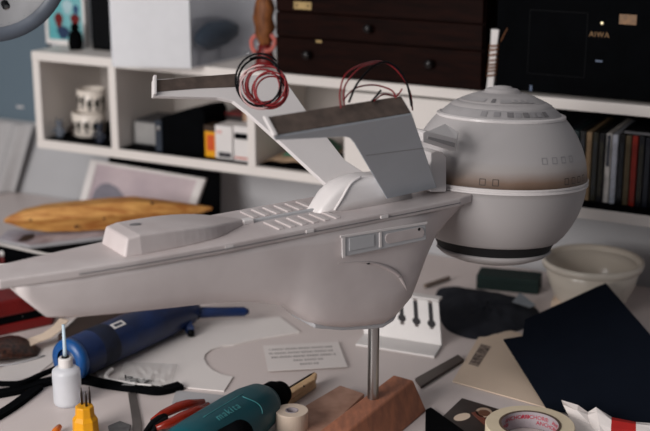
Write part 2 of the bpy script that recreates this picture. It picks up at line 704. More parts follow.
bm = B()
hexa(bm, [e0 - ed * .0015, e0 + ed * .004, e0 + ed * .004 - n_out * TH, e0 - ed * .0015 - n_out * TH],
     [p + upe * .004 for p in (e0 - ed * .0015, e0 + ed * .004, e0 + ed * .004 - n_out * TH, e0 - ed * .0015 - n_out * TH)])
obj('end_lip', bm, M_shipw, pyl, bevel=.0008)
# seam across the near pylon
sa, sb = Pp(366, 155.5, pt0, n_out), Pp(424, 148, pt0, n_out)
obj('seam', tube(B(), [sa + n_out * .0002, sb + n_out * .0002], .0004, 6), M_ink2, pyl)

# far pylon leans away; its inner face is seen
n_in = -NX * cosT + UP * sinT
pt1 = W(.99, N0 + .020, .368)
pix = [(153, 96), (218, 97.5), (233, 101), (246, 111), (285, 146), (326, 184), (392, 190), (345, 160), (306, 110), (281, 74), (153, 79)]
inn = [Pp(x, y, pt1, n_in) for x, y in pix]
pyf = obj('far_pylon', plate(B(), inn, -n_in * .007), M_shipw, ship, bevel=.0012, label='white slanting pylon farther from the viewer')
tr = [Pp(x, y, pt1, n_in) for x, y in [(156, 80.5), (236, 74), (236, 87), (200, 88.5), (156, 92)]]
obj('open_channel', plate(B(), [p + n_in * .0003 for p in tr], n_in * .0008), M_bare, pyf, label='bare brown channel along the upper edge')
rl = [Pp(x, y, pt1, n_in) for x, y in [(152.5, 77), (155.5, 77), (155.5, 96), (152.5, 96)]]
obj('end_lip', plate(B(), rl, n_in * .006), M_shipw, pyf, bevel=.0008)


# wires coming out of the pylons
def loops(parent, name, center, ex, ey, rx, ry, turns, m, r, seed, wob=.15, drift=(0, 0)):
    rnd = random.Random(seed)
    pts = []
    k = 26
    ph = rnd.random() * 6
    for i in range(int(turns * k) + 1):
        t = i / k * 2 * math.pi + ph
        f = 1 + wob * math.sin(t * .37 + ph) + wob * .4 * math.sin(t * 1.3)
        u = i / (turns * k)
        pts.append(center + ex * (rx * f * math.cos(t) + drift[0] * u) + ey * (ry * f * math.sin(t) + drift[1] * u)
                   + np.cross(ex, ey) * (.006 * math.sin(t * .61 + ph)))
    return obj(name, tube(B(), pts, r, 6), m, parent, smooth=True)


EXI = np.array([1, 0, 0.0])
EYI = np.array([0, .28, .96])
cc = Pp(264, 86, pt1 - NX * .035, NX)
lm = bpy.data.objects.new('wire_bundle', None)
COL.objects.link(lm)
lm.parent = ship
lm['label'] = 'coiled bundle of red and black wires on the far pylon'
pxm = 1.80 / FPX
loops(lm, 'black_wire', cc + EXI * -4 * pxm + EYI * 4 * pxm, EXI, EYI, 21 * pxm, 23 * pxm, 2.2, M_black, .0014, 1, .06)
loops(lm, 'red_wire', cc + EYI * 1 * pxm, EXI, EYI, 17 * pxm, 17 * pxm, 4.3, M_red, .0011, 2, .16)
loops(lm, 'red_wire', cc + EXI * 6 * pxm - EYI * 4 * pxm, EXI, EYI, 15 * pxm, 15 * pxm, 4.3, M_red, .0011, 3, .12)
loops(lm, 'white_wire', cc + EXI * -3 * pxm - EYI * 2 * pxm, EXI, EYI, 20 * pxm, 19 * pxm, 1.6, mat('pink_wire', (206, 170, 168), .4), .0010, 4, .06)
ln = bpy.data.objects.new('wire_bundle', None)
COL.objects.link(ln)
ln.parent = ship
ln['label'] = 'loose arching red and black wires rising from the near pylon'


def wire(parent, name, pts, m, r=.0011):
    w3 = spline([Pp(x, y, e1 * .5 + e0 * .5 - NX * (-d), NX) for x, y, d in pts], 8)
    return obj(name, tube(B(), w3, r, 6), m, parent, smooth=True)


wire(ln, 'red_wire', [(341, 108, .01), (340, 92, .02), (346, 74, .03), (364, 64, .04), (384, 62, .05), (400, 74, .04), (410, 92, .03), (412.5, 110, .012)], M_red)
wire(ln, 'red_wire', [(344, 106, .012), (345, 86, .03), (360, 68, .045), (378, 63, .05)], M_red)
wire(ln, 'black_wire', [(349, 102, .012), (357, 84, .03), (371, 68, .04), (384, 62, .045), (397, 68, .04), (407, 84, .03), (411.5, 106, .012)], M_black, .0014)
wire(ln, 'red_wire', [(343, 100, .012), (356, 88, .035), (374, 85, .04), (391, 90, .03), (396, 98, .012)], M_red)
wire(ln, 'red_wire', [(374, 101, .012), (384, 94, .03), (396, 96, .03), (402, 89, .02)], M_red)
wire(ln, 'black_wire', [(372, 101, .012), (378, 94, .03), (381, 90, .03)], M_black, .0014)

# side panel on the near flank
nP = N0 - .066
bm = B()
cs = [pn(x, y, nP) for x, y in [(344, 237), (426, 223.8), (426.5, 240), (344.5, 257)]]
loft(bm, [[W(a, nP, z) for a, z in cs], [W(a, nP + .022, z) for a, z in cs]])
sp_ = obj('side_panel', bm, M_shipg, ship, bevel=.0012)


def panel_rect(pts, m, name, depth=.0012, lab=None):
    b2 = B()
    c2 = [pn(x, y, nP) for x, y in pts]
    loft(b2, [[W(a, nP - depth, z) for a, z in c2], [W(a, nP + .0003, z) for a, z in c2]])
    return obj(name, b2, m, sp_, bevel=.0004, label=lab)


panel_rect([(349, 238.5), (374, 234.5), (374, 246), (349, 251)], M_shipg, 'inset_window')
panel_rect([(379, 232.5), (381.5, 232), (381.5, 247), (379, 247.5)], M_shipw, 'divider')
panel_rect([(341.5, 236.5), (345, 236), (345, 257.5), (342, 258)], M_shipw, 'end_strip')
panel_rect([(340, 235.5), (427, 221.5), (427, 224), (340, 238)], M_shipw, 'top_strip')
slot = []
for t in np.linspace(math.pi / 2, 3 * math.pi / 2, 7):
    slot.append((389 + 4 * math.cos(t), 238.3 - 5.2 * math.sin(t)))
for t in np.linspace(-math.pi / 2, math.pi / 2, 7):
    slot.append((420 + 4 * math.cos(t), 232.2 - 5.2 * math.sin(t)))
panel_rect(slot, M_ship, 'rounded_slot')
a_, z_ = pn(418.6, 229, nP)
obj('rivet_hole', lathe(B(), W(a_, nP - .0016, z_), [(0, 0), (.0022, 0), (.0022, .001), (0, .001)], 12, axis=NX), M_gap, sp_, label='dark hole')

# arched ridge on the lower flank
arch_px = [(338, 263), (352, 262), (368, 262), (380, 264.5), (391, 269), (399, 275), (404, 283), (407, 290)]


def hull_half(a, z):
    best = None
    for (a0, b0, t0, h0), (a1, b1, t1, h1) in zip(ST, ST[1:]):
        if a0 <= a <= a1:
            u = (a - a0) / (a1 - a0)
            zb, ht, hb = b0 + (b1 - b0) * u, t0 + (t1 - t0) * u, h0 + (h1 - h0) * u
            v = max(0, min(1, (ZD - z) / (ZD - zb)))
            kn = [(0, 0), (.12, .015), (.4, .2), (.68, .45), (.9, .75), (.985, 1.15)]
            for (v0, k0), (v1, k1) in zip(kn, kn[1:]):
                if v0 <= v <= v1:
                    kk = k0 + (k1 - k0) * (v - v0) / (v1 - v0)
                    return ht * (1 - kk) + hb * kk
            return hb * .8
    return .03


pts = []
for x, y in arch_px:
    n_ = N0 - .055
    for _ in range(8):
        a_, z_ = pn(x, y, n_)
        n_ = N0 - hull_half(a_, z_)
    pts.append(W(a_, n_ + .0002, z_))
obj('arch_ridge', tube(B(), [p + UP * -.0006 for p in spline(pts, 6)], [.0005 + .0030 * math.sin(math.pi * min(1, (k / 42) ** 1.6)) for k in range(43)], 8), M_ship, ship, smooth=True)
for i, rr in ((2, .0028), (5, .0030)):
    obj('notch', lathe(B(), pts[i] - UP * .002 - NX * .0006, [(0, -rr * .5), (rr * .7, -rr * .3), (rr * .9, 0), (rr * .7, rr * .3), (0, rr * .5)], 10), M_gap, ship, smooth=True, label='small dark notch')

# round hull at the stern
cS = Pp(497.5, 177, NX * 1.42, NX)
AXS = np.array([.030, .088, 1.0])
AXS /= np.linalg.norm(AXS)
SPX = np.array([1.0, 0, 0])
SPX = SPX - AXS * np.dot(SPX, AXS)
SPX /= np.linalg.norm(SPX)
SPY = np.cross(AXS, SPX)
R = 88.0 * float(np.dot(cS - CAM, [0, CP, -SP])) / FPX


def lathe_s(prof_, seg_):
    return lathe(B(), cS, prof_, seg_, axis=AXS, ex=SPX)


def arc(t0, t1, k, r=1.0):
    return [(r * math.cos(math.radians(t)) * R, r * math.sin(math.radians(t)) * R) for t in np.linspace(t0, t1, k)]


prof = [(0.66 * R, -.69 * R)] + arc(-43.0, -2.6, 18) + [(1.004 * R, -.040 * R), (1.004 * R, -.012 * R), (.996 * R, -.006 * R), (.996 * R, .006 * R), (1.006 * R, .012 * R), (1.006 * R, .040 * R)] \
    + arc(2.7, 44.0, 18)
rh = obj('round_hull', lathe_s(prof, 72), M_ship, ship, smooth=True, label='big round hull with brownish stain above the rim line')
m = bpy.data.materials.new('stained_white')
m.use_nodes = True
nt = m.node_tree
bs = nt.nodes['Principled BSDF']
bs.inputs['Roughness'].default_value = .55
tc = nt.nodes.new('ShaderNodeTexCoord')
sx = nt.nodes.new('ShaderNodeVectorMath')
sx.operation = 'DOT_PRODUCT'
sx.inputs[1].default_value = tuple(AXS)
nz = nt.nodes.new('ShaderNodeTexNoise')
nz.inputs['Scale'].default_value = 9
nz.inputs['Detail'].default_value = 5
ma = nt.nodes.new('ShaderNodeMath')
ma.operation = 'MULTIPLY_ADD'
ma.inputs[1].default_value = .020
rp = nt.nodes.new('ShaderNodeValToRGB')
mr = nt.nodes.new('ShaderNodeMapRange')
zc = float(np.dot(cS - np.array(ship.location), AXS))
mr.inputs['From Min'].default_value = zc
mr.inputs['From Max'].default_value = zc + .05
el = rp.color_ramp.elements
el[0].position = .0
el[0].color = lin((166, 161, 160))
el[1].position = 1.0
el[1].color = lin((178, 173, 172))
for p_, c_ in ((.20, (166, 161, 160)), (.24, (86, 66, 51)), (.42, (126, 103, 88)), (.74, (172, 164, 160))):
    x_ = el.new(p_)
    x_.color = lin(c_)
L = nt.links.new
L(tc.outputs['Object'], sx.inputs[0])
L(tc.outputs['Object'], nz.inputs['Vector'])
L(nz.outputs['Fac'], ma.inputs[0])
L(sx.outputs['Value'], ma.inputs[2])
L(ma.outputs[0], mr.inputs['Value'])
L(mr.outputs['Result'], rp.inputs['Fac'])
L(rp.outputs['Color'], bs.inputs['Base Color'])
rh.data.materials[0] = m
M_sph = mat('sphere_white', (178, 173, 172), .55, rgb2=(166, 161, 160), scale=12)
# equator trim line
obj('rim_line', lathe_s([(.99 * R, -.036 * R), (1.018 * R, -.032 * R), (1.018 * R, -.014 * R), (1.006 * R, -.010 * R), (1.006 * R, .006 * R), (1.018 * R, .010 * R), (1.018 * R, .026 * R), (.99 * R, .030 * R)], 72), M_shipw, rh, smooth=False)
# black band and lower dish
obj('black_band', lathe_s([(.62 * R, -.70 * R), (.700 * R, -.680 * R), (.640 * R, -.800 * R), (.55 * R, -.800 * R)], 64), M_gap, rh, smooth=False, label='black band around the bottom')
obj('lower_dish', lathe_s([(.55 * R, -.80 * R), (.650 * R, -.801 * R), (.655 * R, -.825 * R), (.60 * R, -.87 * R), (.46 * R, -.925 * R), (.30 * R, -.965 * R), (.15 * R, -.99 * R), (.06 * R, -1.02 * R), (0, -1.025 * R)], 64), M_sph, rh, smooth=True)
# crown rings
o41 = math.radians(44.0)
obj('crown_ledge', lathe_s([(math.cos(o41) * R, math.sin(o41) * R), (.724 * R, .700 * R), (.722 * R, .722 * R), (.690 * R, .735 * R), (.672 * R, .730 * R)], 72), M_shipw, rh, smooth=False)
obj('window_band', lathe_s([(.672 * R, .730 * R), (.640 * R, .766 * R), (.585 * R, .814 * R), (.565 * R, .822 * R)], 72), M_band, rh, smooth=True, label='grey window band around the crown')
obj('crown_ring', lathe_s([(.575 * R, .812 * R), (.563 * R, .836 * R), (.50 * R, .868 * R), (.485 * R, .868 * R)], 72), M_sph, rh, smooth=True)
obj('crown_cap', lathe_s([(.49 * R, .862 * R), (.47 * R, .882 * R), (.34 * R, .938 * R), (.25 * R, .962 * R), (.205 * R, .966 * R), (.195 * R, .990 * R), (.165 * R, 1.008 * R), (.11 * R, 1.016 * R), (.10 * R, 1.030 * R), (.05 * R, 1.038 * R), (0, 1.040 * R)], 64), M_sph, rh, smooth=True)
# dark viewing strip on the cap
def sph_patch(bm, az0, az1, r0, h0, r1, h1, k=8, lift=.0008):
    r_, h_ = [], []
    for i in range(k + 1):
        az = math.radians(az0 + (az1 - az0) * i / k)
        d = SPX * math.cos(az) + SPY * math.sin(az)
        r_.append((cS + d * (r0 * R + lift) + AXS * (h0 * R + lift), cS + d * (r1 * R + lift) + AXS * (h1 * R + lift)))
    q = [V(bm, p) for p, _ in r_] + [V(bm, p) for _, p in r_[::-1]]
    n_ = k + 1
    for i in range(k):
        face(bm, [q[i], q[i + 1], q[2 * n_ - 2 - i], q[2 * n_ - 1 - i]])
    return bm


obj('view_strip', sph_patch(B(), -100, -48, .462, .885, .372, .918), M_band, rh, label='dark grey window strip on the crown')
obj('view_strip', sph_patch(B(), -113, -107, .462, .885, .372, .918, 2), M_line, rh, label='small dark slit on the crown')
obj('view_strip', sph_patch(B(), 175, 238, .462, .885, .372, .918), M_band, rh, label='dark grey window strip on the left of the crown')
for az in (-84, -74, -64):  # pale panes in the sphere's white over the grey strip
    obj('pale_window', sph_patch(B(), az, az + 5, .445, .8925, .390, .9125, 2, .0014), M_sph, rh)


def sq_frame(bm, az, lat, w_, h_, t=.0010):
    """outlined square on the sphere"""
    def pt(da, dl, r=1.0):
        a2 = math.radians(az) + da / (R * math.cos(math.radians(lat)))
        l2 = math.radians(lat) + dl / R
        return cS + (SPX * math.cos(a2) * math.cos(l2) + SPY * math.sin(a2) * math.cos(l2) + AXS * math.sin(l2)) * (R * r + .0004)
    o_ = [(-w_, -h_), (w_, -h_), (w_, h_), (-w_, h_)]
    i_ = [(-w_ + t, -h_ + t), (w_ - t, -h_ + t), (w_ - t, h_ - t), (-w_ + t, h_ - t)]
    oo = [V(bm, pt(*p)) for p in o_]
    ii = [V(bm, pt(*p)) for p in i_]
    for k in range(4):
        face(bm, [oo[k], oo[(k + 1) % 4], ii[(k + 1) % 4], ii[k]])


for az in (-118, -105, -92, -84, -76, -68, -61, -52):
    bm = B()
    t0 = az
    sph_patch(bm, t0, t0 + 6, .652, .753, .600, .801, 2, .0008)
    obj('window', bm, M_line if az in (-92, -76, -52) else M_ink2, rh)
for az, lat in ((-67, 16), (-59, 16), (-51, 16), (-43, 16), (-107, 5.5), (-99, 5.5), (-50, 5.5), (-43, 5.5), (-36, 5.5), (-29, 5.5)):
    bm = B()
    sq_frame(bm, az, lat + (3 if lat > 10 else 0), .0045, .0048)
    obj('window_outline', bm, M_ink2 if lat > 10 else mat('outline_dark', (72, 62, 56), .7), rh)

# neck and bracket between deck and round hull
bm = B()
nk = [(430.5, 192), (446.5, 192), (446.5, 157), (443, 152.5), (436, 151), (431, 153)]
nn = 1.372
cs = [pn(x, y, nn) for x, y in nk]
loft(bm, [[W(a, nn, z) for a, z in cs], [W(a, nn + .03, z) for a, z in cs]])
obj('neck', bm, M_shipw, ship, bevel=.0015)
nb = 1.352
bm = B()
cs = [pn(x, y, nb) for x, y in [(423, 142), (423, 133), (426, 131), (457, 138.5), (456.5, 150.5), (452, 151)]]
loft(bm, [[W(a, nb, z) for a, z in cs], [W(a, nb + .034, z) for a, z in cs]])
br = obj('bracket', bm, M_shipw, ship, bevel=.001)
bm = B()
cs = [pn(x, y, nb - .001) for x, y in [(428, 139), (428, 136.5), (455, 143), (454.5, 147.5)]]
loft(bm, [[W(a, nb - .001, z) for a, z in cs], [W(a, nb + .002, z) for a, z in cs]])
obj('slot', bm, M_band, br, label='grey slot')
bm = B()
nb2 = nb + .003
gp4 = []
for x, y, o_ in [(423, 133, 0), (445, 123.5, .034), (458.5, 132, .014), (457.5, 138.5, 0), (430, 135.5, -.001)]:
    a_, z_ = pn(x, y, nb2 + o_)
    gp4.append(W(a_, nb2 + o_, z_))
plate(bm, gp4, -UP * .004)
obj('gable', bm, M_shipw, br, bevel=.001)

# ------------------------------------------------------------------ stand of the model
bt = [P(x, y, .045) for x, y in [(320, 430), (393.5, 374.5), (413.5, 380), (336, 431)]]
ext = (bt[0] - bt[1]) / np.linalg.norm(bt[0] - bt[1])
bt[0] = bt[0] + ext * .015
bt[3] = bt[2] + (bt[0] - bt[1]) / np.linalg.norm(bt[0] - bt[1]) * np.linalg.norm(bt[0] - bt[1]) + (bt[3] - bt[2]) * 0
lowr = P(427, 411, 0.0)
sh_ = lowr - bt[2]
sh_[2] = 0
low = [np.array([bt[0][0], bt[0][1], 0]), np.array([bt[1][0], bt[1][1], 0]), np.array([bt[2][0], bt[2][1], 0]) + sh_, np.array([bt[3][0], bt[3][1], 0]) + sh_]
stnd = thing('model_stand', (low[0] + low[2]) / 2, 'sloped brown wooden block with an upright steel rod carrying the white model', 'stand')
bm = hexa(B(), low, bt)
obj('wooden_block', bm, M_woodb, stnd, bevel=.003, seg=3)
rp0 = P(373, 398, .045)
rtop = .1605
obj('rod', lathe(B(), rp0 - UP * .01, [(0, 0), (.0082, 0), (.0082, rtop - .035), (0, rtop - .035)], 24), M_steel, stnd, smooth=False, bevel=.0006)

bb = [P(x, y, .016) for x, y in [(340, 385), (367, 393), (328, 429), (300, 440), (306, 405)]]
bb = [bb[0], bb[1] - ext * 0, bb[2], bb[3], bb[4]]
bb[1] = bb[1] + (bb[4] - bb[1]) * .04
obd = obj('wooden_board', slab(B(), [np.array([p[0], p[1], 0]) for p in bb], .016), M_board, bevel=.0015)
tag(obd, 'flat pale wooden board lying left of the block under the rod', 'board')

# ------------------------------------------------------------------ things on top of the shelf
ZS = SH + .0005


def sfront(x, y):                     # photo point on the shelf top -> (s, d)
    w = P(x, y, S0[2] + SH)
    return float(np.dot(w - S0, ES)), float(np.dot(w - S0, BS))


# framed print
fp = thing('framed_print', S(.11, .10, ZS), 'white framed teal print with red and blue shapes on the shelf', 'picture')
s_a, z_a = ps(47, 52, .10)
s_b, z_b = ps(86.5, 52, .10)
hgt = .165
bm = B()
for x0, x1, z0, z1 in ((s_a, s_b, 0, .010), (s_a, s_b, hgt - .01, hgt), (s_a, s_a + .007, .010, hgt - .01), (s_b - .007, s_b, .010, hgt - .01)):
    sbox(bm, x0, x1, .10, .112, ZS + z0, ZS + z1)
obj('frame', bm, M_white, fp)
M_prt = mat('print_teal', (78, 160, 166), .6, rgb2=(120, 178, 182), scale=14)
bm = B()
sbox(bm, s_a + .006, s_b - .006, .104, .108, ZS + .008, ZS + hgt - .008)
pr = obj('print', bm, M_prt, fp)


def blob(s, z, rs, rz, m, name='color_patch', d=.1035):
    b2 = B()
    p_ = [S(s + rs * math.cos(t) * (1 + .2 * math.sin(3 * t)), d, ZS + z + rz * math.sin(t)) for t in np.linspace(0, 2 * math.pi, 14, endpoint=False)]
    plate(b2, p_, BS * .001)
    return obj(name, b2, m, pr)


wS = s_b - s_a
blob(s_a + wS * .32, .052, .011, .017, M_redd)
blob(s_a + wS * .73, .055, .012, .014, M_redd)
blob(s_a + wS * .55, .082, .013, .016, mat('print_pale', (170, 198, 204), .6))
blob(s_a + wS * .76, .076, .007, .012, mat('print_blue', (40, 70, 110), .6))
blob(s_a + wS * .42, .026, .016, .014, mat('print_navy', (30, 52, 84), .6), d=.1030)

# small black bottle before the print
s_, z_ = ps(76, 50, .06)
fg = thing('small_figure', S(s_, .06, ZS), 'small black figure standing in front of the framed print', 'figure')
c0 = S(s_, .06, ZS)
obj('body', lathe(B(), c0, [(0, 0), (.014, 0), (.016, .014), (.014, .032), (.009, .040), (0, .040)], 16), M_blackm, fg, smooth=True)
obj('head', lathe(B(), c0 + UP * .039, [(0, 0), (.008, .002), (.010, .008), (.007, .015), (0, .017)], 16), M_blackm, fg, smooth=True)

# black speaker box
s0_, _ = ps(88, 52, .06)
s1_, _ = ps(109, 52, .06)
bk = thing('black_box', S((s0_ + s1_) / 2, .1, ZS), 'upright black box between the framed print and the clear case', 'box')
bm = B()
sbox(bm, s0_, s1_ + .012, .075, .19, ZS, ZS + .17)
obj('body', bm, M_blackm, bk, bevel=.002)
bm = B()
sbox(bm, s0_ + .004, s1_ + .008, .073, .0755, ZS + .006, ZS + .164)
obj('front_panel', bm, M_black, bk, bevel=.001)

# clear display case with a dark model inside
K, Lc, Rc = P(191.5, 69, S0[2] + SH + .0005), P(112, 67, S0[2] + SH + .0005), P(259, 54, S0[2] + SH + .0005)
bkc = Lc + Rc - K
dcs = thing('display_case', (Lc + Rc) / 2, 'clear plastic display case on the shelf, its front reflection painted white', 'case')
t_ = .002
HC = .137


def wallp(bm, a, b, z0, z1, t):
    d = (b - a) / np.linalg.norm(b - a)
    nrm = np.array([-d[1], d[0], 0]) * t
    hexa(bm, [a + UP * z0, b + UP * z0, b + nrm + UP * z0, a + nrm + UP * z0], [a + UP * z1, b + UP * z1, b + nrm + UP * z1, a + nrm + UP * z1])


bm = B()
wallp(bm, Lc, K, .003, HC, t_)
obj('front_wall', bm, M_casef, dcs, label='front wall with its reflection painted white')
bm = B()
wallp(bm, K, Rc, .003, HC, t_)
obj('side_wall', bm, M_cases, dcs)
bm = B()
wallp(bm, Rc, bkc, .003, HC, t_)
obj('rear_wall', bm, M_caser, dcs)
bm = B()
wallp(bm, bkc, Lc, .003, HC, t_)
obj('side_wall', bm, M_cases, dcs)
bm = slab(B(), [Lc, K, Rc, bkc], .003)
obj('base_plate', bm, M_casef, dcs, bevel=.0008)
ctr = (Lc + Rc) / 2
big = [ctr + (p - ctr) * 1.012 for p in (Lc, K, Rc, bkc)]
obj('lid', slab(B(), [p + UP * HC for p in big], .012), mat('lid_grey', (150, 148, 150), .4, alpha=.45), dcs, bevel=.001, label='grey lid')
obj('corner_post', tube(B(), [K + UP * .003, K + UP * HC], .0012, 6), M_lamp, dcs)
mdl = thing('small_model', K * .45 + Rc * .35 + bkc * .2 + UP * .0035, 'dark blue-grey model with a long rounded body inside the clear case', 'model')
cM = K * .56 + Rc * .29 + bkc * .15
ax_ = (Rc - K) / np.linalg.norm(Rc - K)
M_mdl = mat('model_slate', (66, 78, 92), .6, var=.2)
rg = []
for u, ry, rz in ((-.088, .004, .004), (-.076, .022, .018), (-.035, .032, .028), (.025, .032, .025), (.064, .024, .017), (.09, .006, .006)):
    nn_ = np.array([-ax_[1], ax_[0], 0])
    rg.append([cM + ax_ * u + nn_ * ry * math.cos(t) + UP * (.058 + rz * 1.3 * math.sin(t)) for t in np.linspace(0, 2 * math.pi, 14, endpoint=False)])
obj('body', loft(B(), rg), M_mdl, mdl, smooth=True)
for u in (-.035, .03):
    obj('support', lathe(B(), cM + ax_ * u + UP * .0035, [(0, 0), (.008, 0), (.005, .004), (.004, .040), (0, .040)], 10), M_mdl, mdl, smooth=True)

# doll with long hair
dl_s, dl_d = sfront(266, 66)
dd = .055
dl_s, _ = ps(267, 62, dd)
doll = thing('doll', S(dl_s, dd, ZS), 'small doll with long golden-brown hair and red clothes beside the drawer chest', 'doll')
c0 = S(dl_s - .004, dd, ZS)
rg = []
for z, rx, ry, ox in ((0, .015, .014, 0), (.012, .016, .014, 0), (.030, .013, .012, .001), (.040, .010, .010, .001), (.048, .013, .011, .001), (.062, .015, .012, .001), (.070, .010, .010, .001),
                      (.076, .006, .006, .001), (.084, .012, .012, .001), (.100, .016, .015, .001), (.116, .013, .013, .001), (.126, .004, .004, .001)):
    rg.append([c0 + ES * (ox + rx * math.cos(t)) + BS * ry * math.sin(t) + UP * z for t in np.linspace(0, 2 * math.pi, 14, endpoint=False)])
bdy = obj('body', loft(B(), rg), M_skin, doll, smooth=True)
rg = []
for z, rx, ry in ((.001, .020, .018), (.012, .0195, .0175), (.030, .0155, .0145), (.044, .0125, .0118)):
    rg.append([c0 + ES * rx * math.cos(t) + BS * ry * math.sin(t) + UP * z for t in np.linspace(0, 2 * math.pi, 16, endpoint=False)])
obj('skirt', loft(B(), rg), M_redd, bdy, smooth=True)
rg = []
for z, rx, ry, ox in ((.040, .006, .006, -.002), (.050, .015, .011, .003), (.062, .017, .014, -.002), (.078, .021, .016, .003), (.096, .020, .0175, -.001), (.114, .021, .018, .003), (.130, .017, .016, .001), (.142, .006, .006, .003)):
    rg.append([c0 - BS * .004 + ES * (ox + rx * (1 + .10 * math.sin(5 * t + z * 90)) * math.cos(t)) + BS * ry * math.sin(t) + UP * z for t in np.linspace(0, 2 * math.pi, 26, endpoint=False)])
obj('hair', loft(B(), rg), M_hair, bdy, smooth=True)
for sg, zz in ((-1, 0), (1, .004)):
    obj('arm', tube(B(), spline([c0 + ES * sg * .012 + UP * .066, c0 + ES * sg * .026 - BS * .006 + UP * .052, c0 + ES * sg * .021 - BS * .013 + UP * .036, c0 + ES * sg * .010 - BS * .020 + UP * (.030 + zz)], 5), .0042, 8), M_skin, bdy, smooth=True)

# drawer chest
cs0, _ = ps(276, 74, -.004)
cs1, _ = ps(482, 89, -.004)
ch = thing('drawer_chest', S((cs0 + cs1) / 2, .1, ZS), 'dark brown wooden chest of small drawers on top of the shelf', 'chest')
CH_H = .176
CDp = .2
bm = B()
sbox(bm, cs0, cs1, 0.004, CDp, ZS, ZS + CH_H)
obj('body', bm, M_chest, ch, bevel=.001)


def chest_drawer(name, s0, s1, z0, z1, knobs, lock=None):
    b2 = B()
    sbox(b2, s0 + .002, s1 - .002, -.006, .0045, ZS + z0 + .0012, ZS + z1 - .0012)
    dr = obj(name, b2, M_chest, ch, bevel=.0015)
    for ks, kz in knobs:
        kc = S(ks, -.006, ZS + kz)
        obj('knob', lathe(B(), kc, [(0, -.001), (.0035, 0), (.003, .006), (.0075, .009), (.0085, .013), (.006, .017), (0, .018)], 18, axis=-BS), mat('knob_black', (24, 20, 20), .3), dr, smooth=True)
    if lock:
        for ks, kz in lock:
            b3 = B()
            sbox(b3, ks - .006, ks + .006, -.0072, -.0055, ZS + kz - .002, ZS + kz + .002)
            obj('lock_plate', b3, M_brass, dr)
    return dr


def chz(x, y):
    s, z = ps(x, y, -.006)
    return s, z - ZS


k1, k2, k3 = chz(309, 54), chz(431, 63), chz(370, 28)
zsm, zsm2 = chz(276, 36)[1], chz(276, 11)[1]
chest_drawer('drawer', cs0, cs1, .004, zsm, [(k1[0], k1[1]), (k2[0], k2[1])], [(chz(319, 36)[0], zsm - .004)])
chest_drawer('drawer', cs0, cs1, zsm, zsm2, [(k3[0], k3[1])])
lk = chz(303, 2)
chest_drawer('drawer', cs0, cs1, zsm2, CH_H - .004, [], None)
bm = B()
sbox(bm, lk[0] - .019, lk[0] + .019, -.0085, -.0055, ZS + zsm2 + .006, ZS + zsm2 + .021)
lt = obj('latch', bm, M_brass, ch, bevel=.001, label='brass latch plate')
for dx in (-.012, .012):
    obj('rivet', lathe(B(), S(lk[0] + dx, -.0085, ZS + zsm2 + .0135), [(.002, 0), (.002, .001), (0, .0014)], 10, axis=-BS), M_gap, lt)

# stick between chest and stereo
sk, _ = ps(487, 89, -.012)
stt = thing('wrapped_stick', S(sk, .0, ZS), 'thin white stick with a brown wrapped middle standing right of the drawer chest', 'stick')
top_z = ps(486.5, 29, .0)[1] - ZS
mid1, mid2 = ps(486, 45, .0)[1] - ZS, ps(486, 79, .0)[1] - ZS
c0 = S(sk, .006, ZS)
lean = ES * .006
obj('shaft', loft(B(), [[c0 + lean * (z / top_z) + ES * i * w_ + BS * j * .005 + UP * z for i, j in ((-1, -1), (1, -1), (1, 1), (-1, 1))] for z, w_ in ((0, .0068), (mid2, .0062), (mid1, .0062), (top_z, .0075))]), M_white, stt, bevel=.001)
bm = B()
pts = []
for i in range(90):
    t = i / 89
    z = mid2 + (mid1 - mid2) * t
    a = t * 2 * math.pi * 8
    pts.append(c0 + lean * (z / top_z) + ES * .0085 * math.cos(a) + BS * .0075 * math.sin(a) + UP * (z + .002 * math.sin(t * 9)))
obj('wrapping', tube(bm, pts, .0018, 6), mat('rust_wire', (132, 84, 52), .6, var=.4), stt, smooth=True, label='rusty brown wire wrapping')
obj('wire_end', tube(B(), [pts[-1], pts[-1] + ES * .01 + UP * .02 + BS * -.004, c0 + lean + ES * .024 + UP * (top_z + .008)], .0009, 6), mat('rust_wire', (132, 84, 52)), stt)

# stereo
st0, _ = ps(492, 90, .0)
ste = thing('stereo', S(st0 + .2, .1, ZS), 'large black stereo unit with a gold brand name and amber display on the shelf', 'stereo')
bm = B()
sbox(bm, st0, st0 + .43, .012, SD - .01, ZS + .004, ZS + .24)
obj('body', bm, M_black, ste, bevel=.003)
bm = B()
sbox(bm, st0 + .004, st0 + .426, .004, .0125, ZS + .008, ZS + .236)
fr = obj('front_panel', bm, M_blackm, ste, bevel=.002)
for s_ in (st0 + .03, st0 + .40):
    for d_ in (.04, .17):
        bm = B()
        sbox(bm, s_ - .01, s_ + .01, d_ - .01, d_ + .01, ZS, ZS + .0045)
        obj('foot', bm, M_blackm, ste)


def on_front(x, y):
    return ps(x, y, .004)


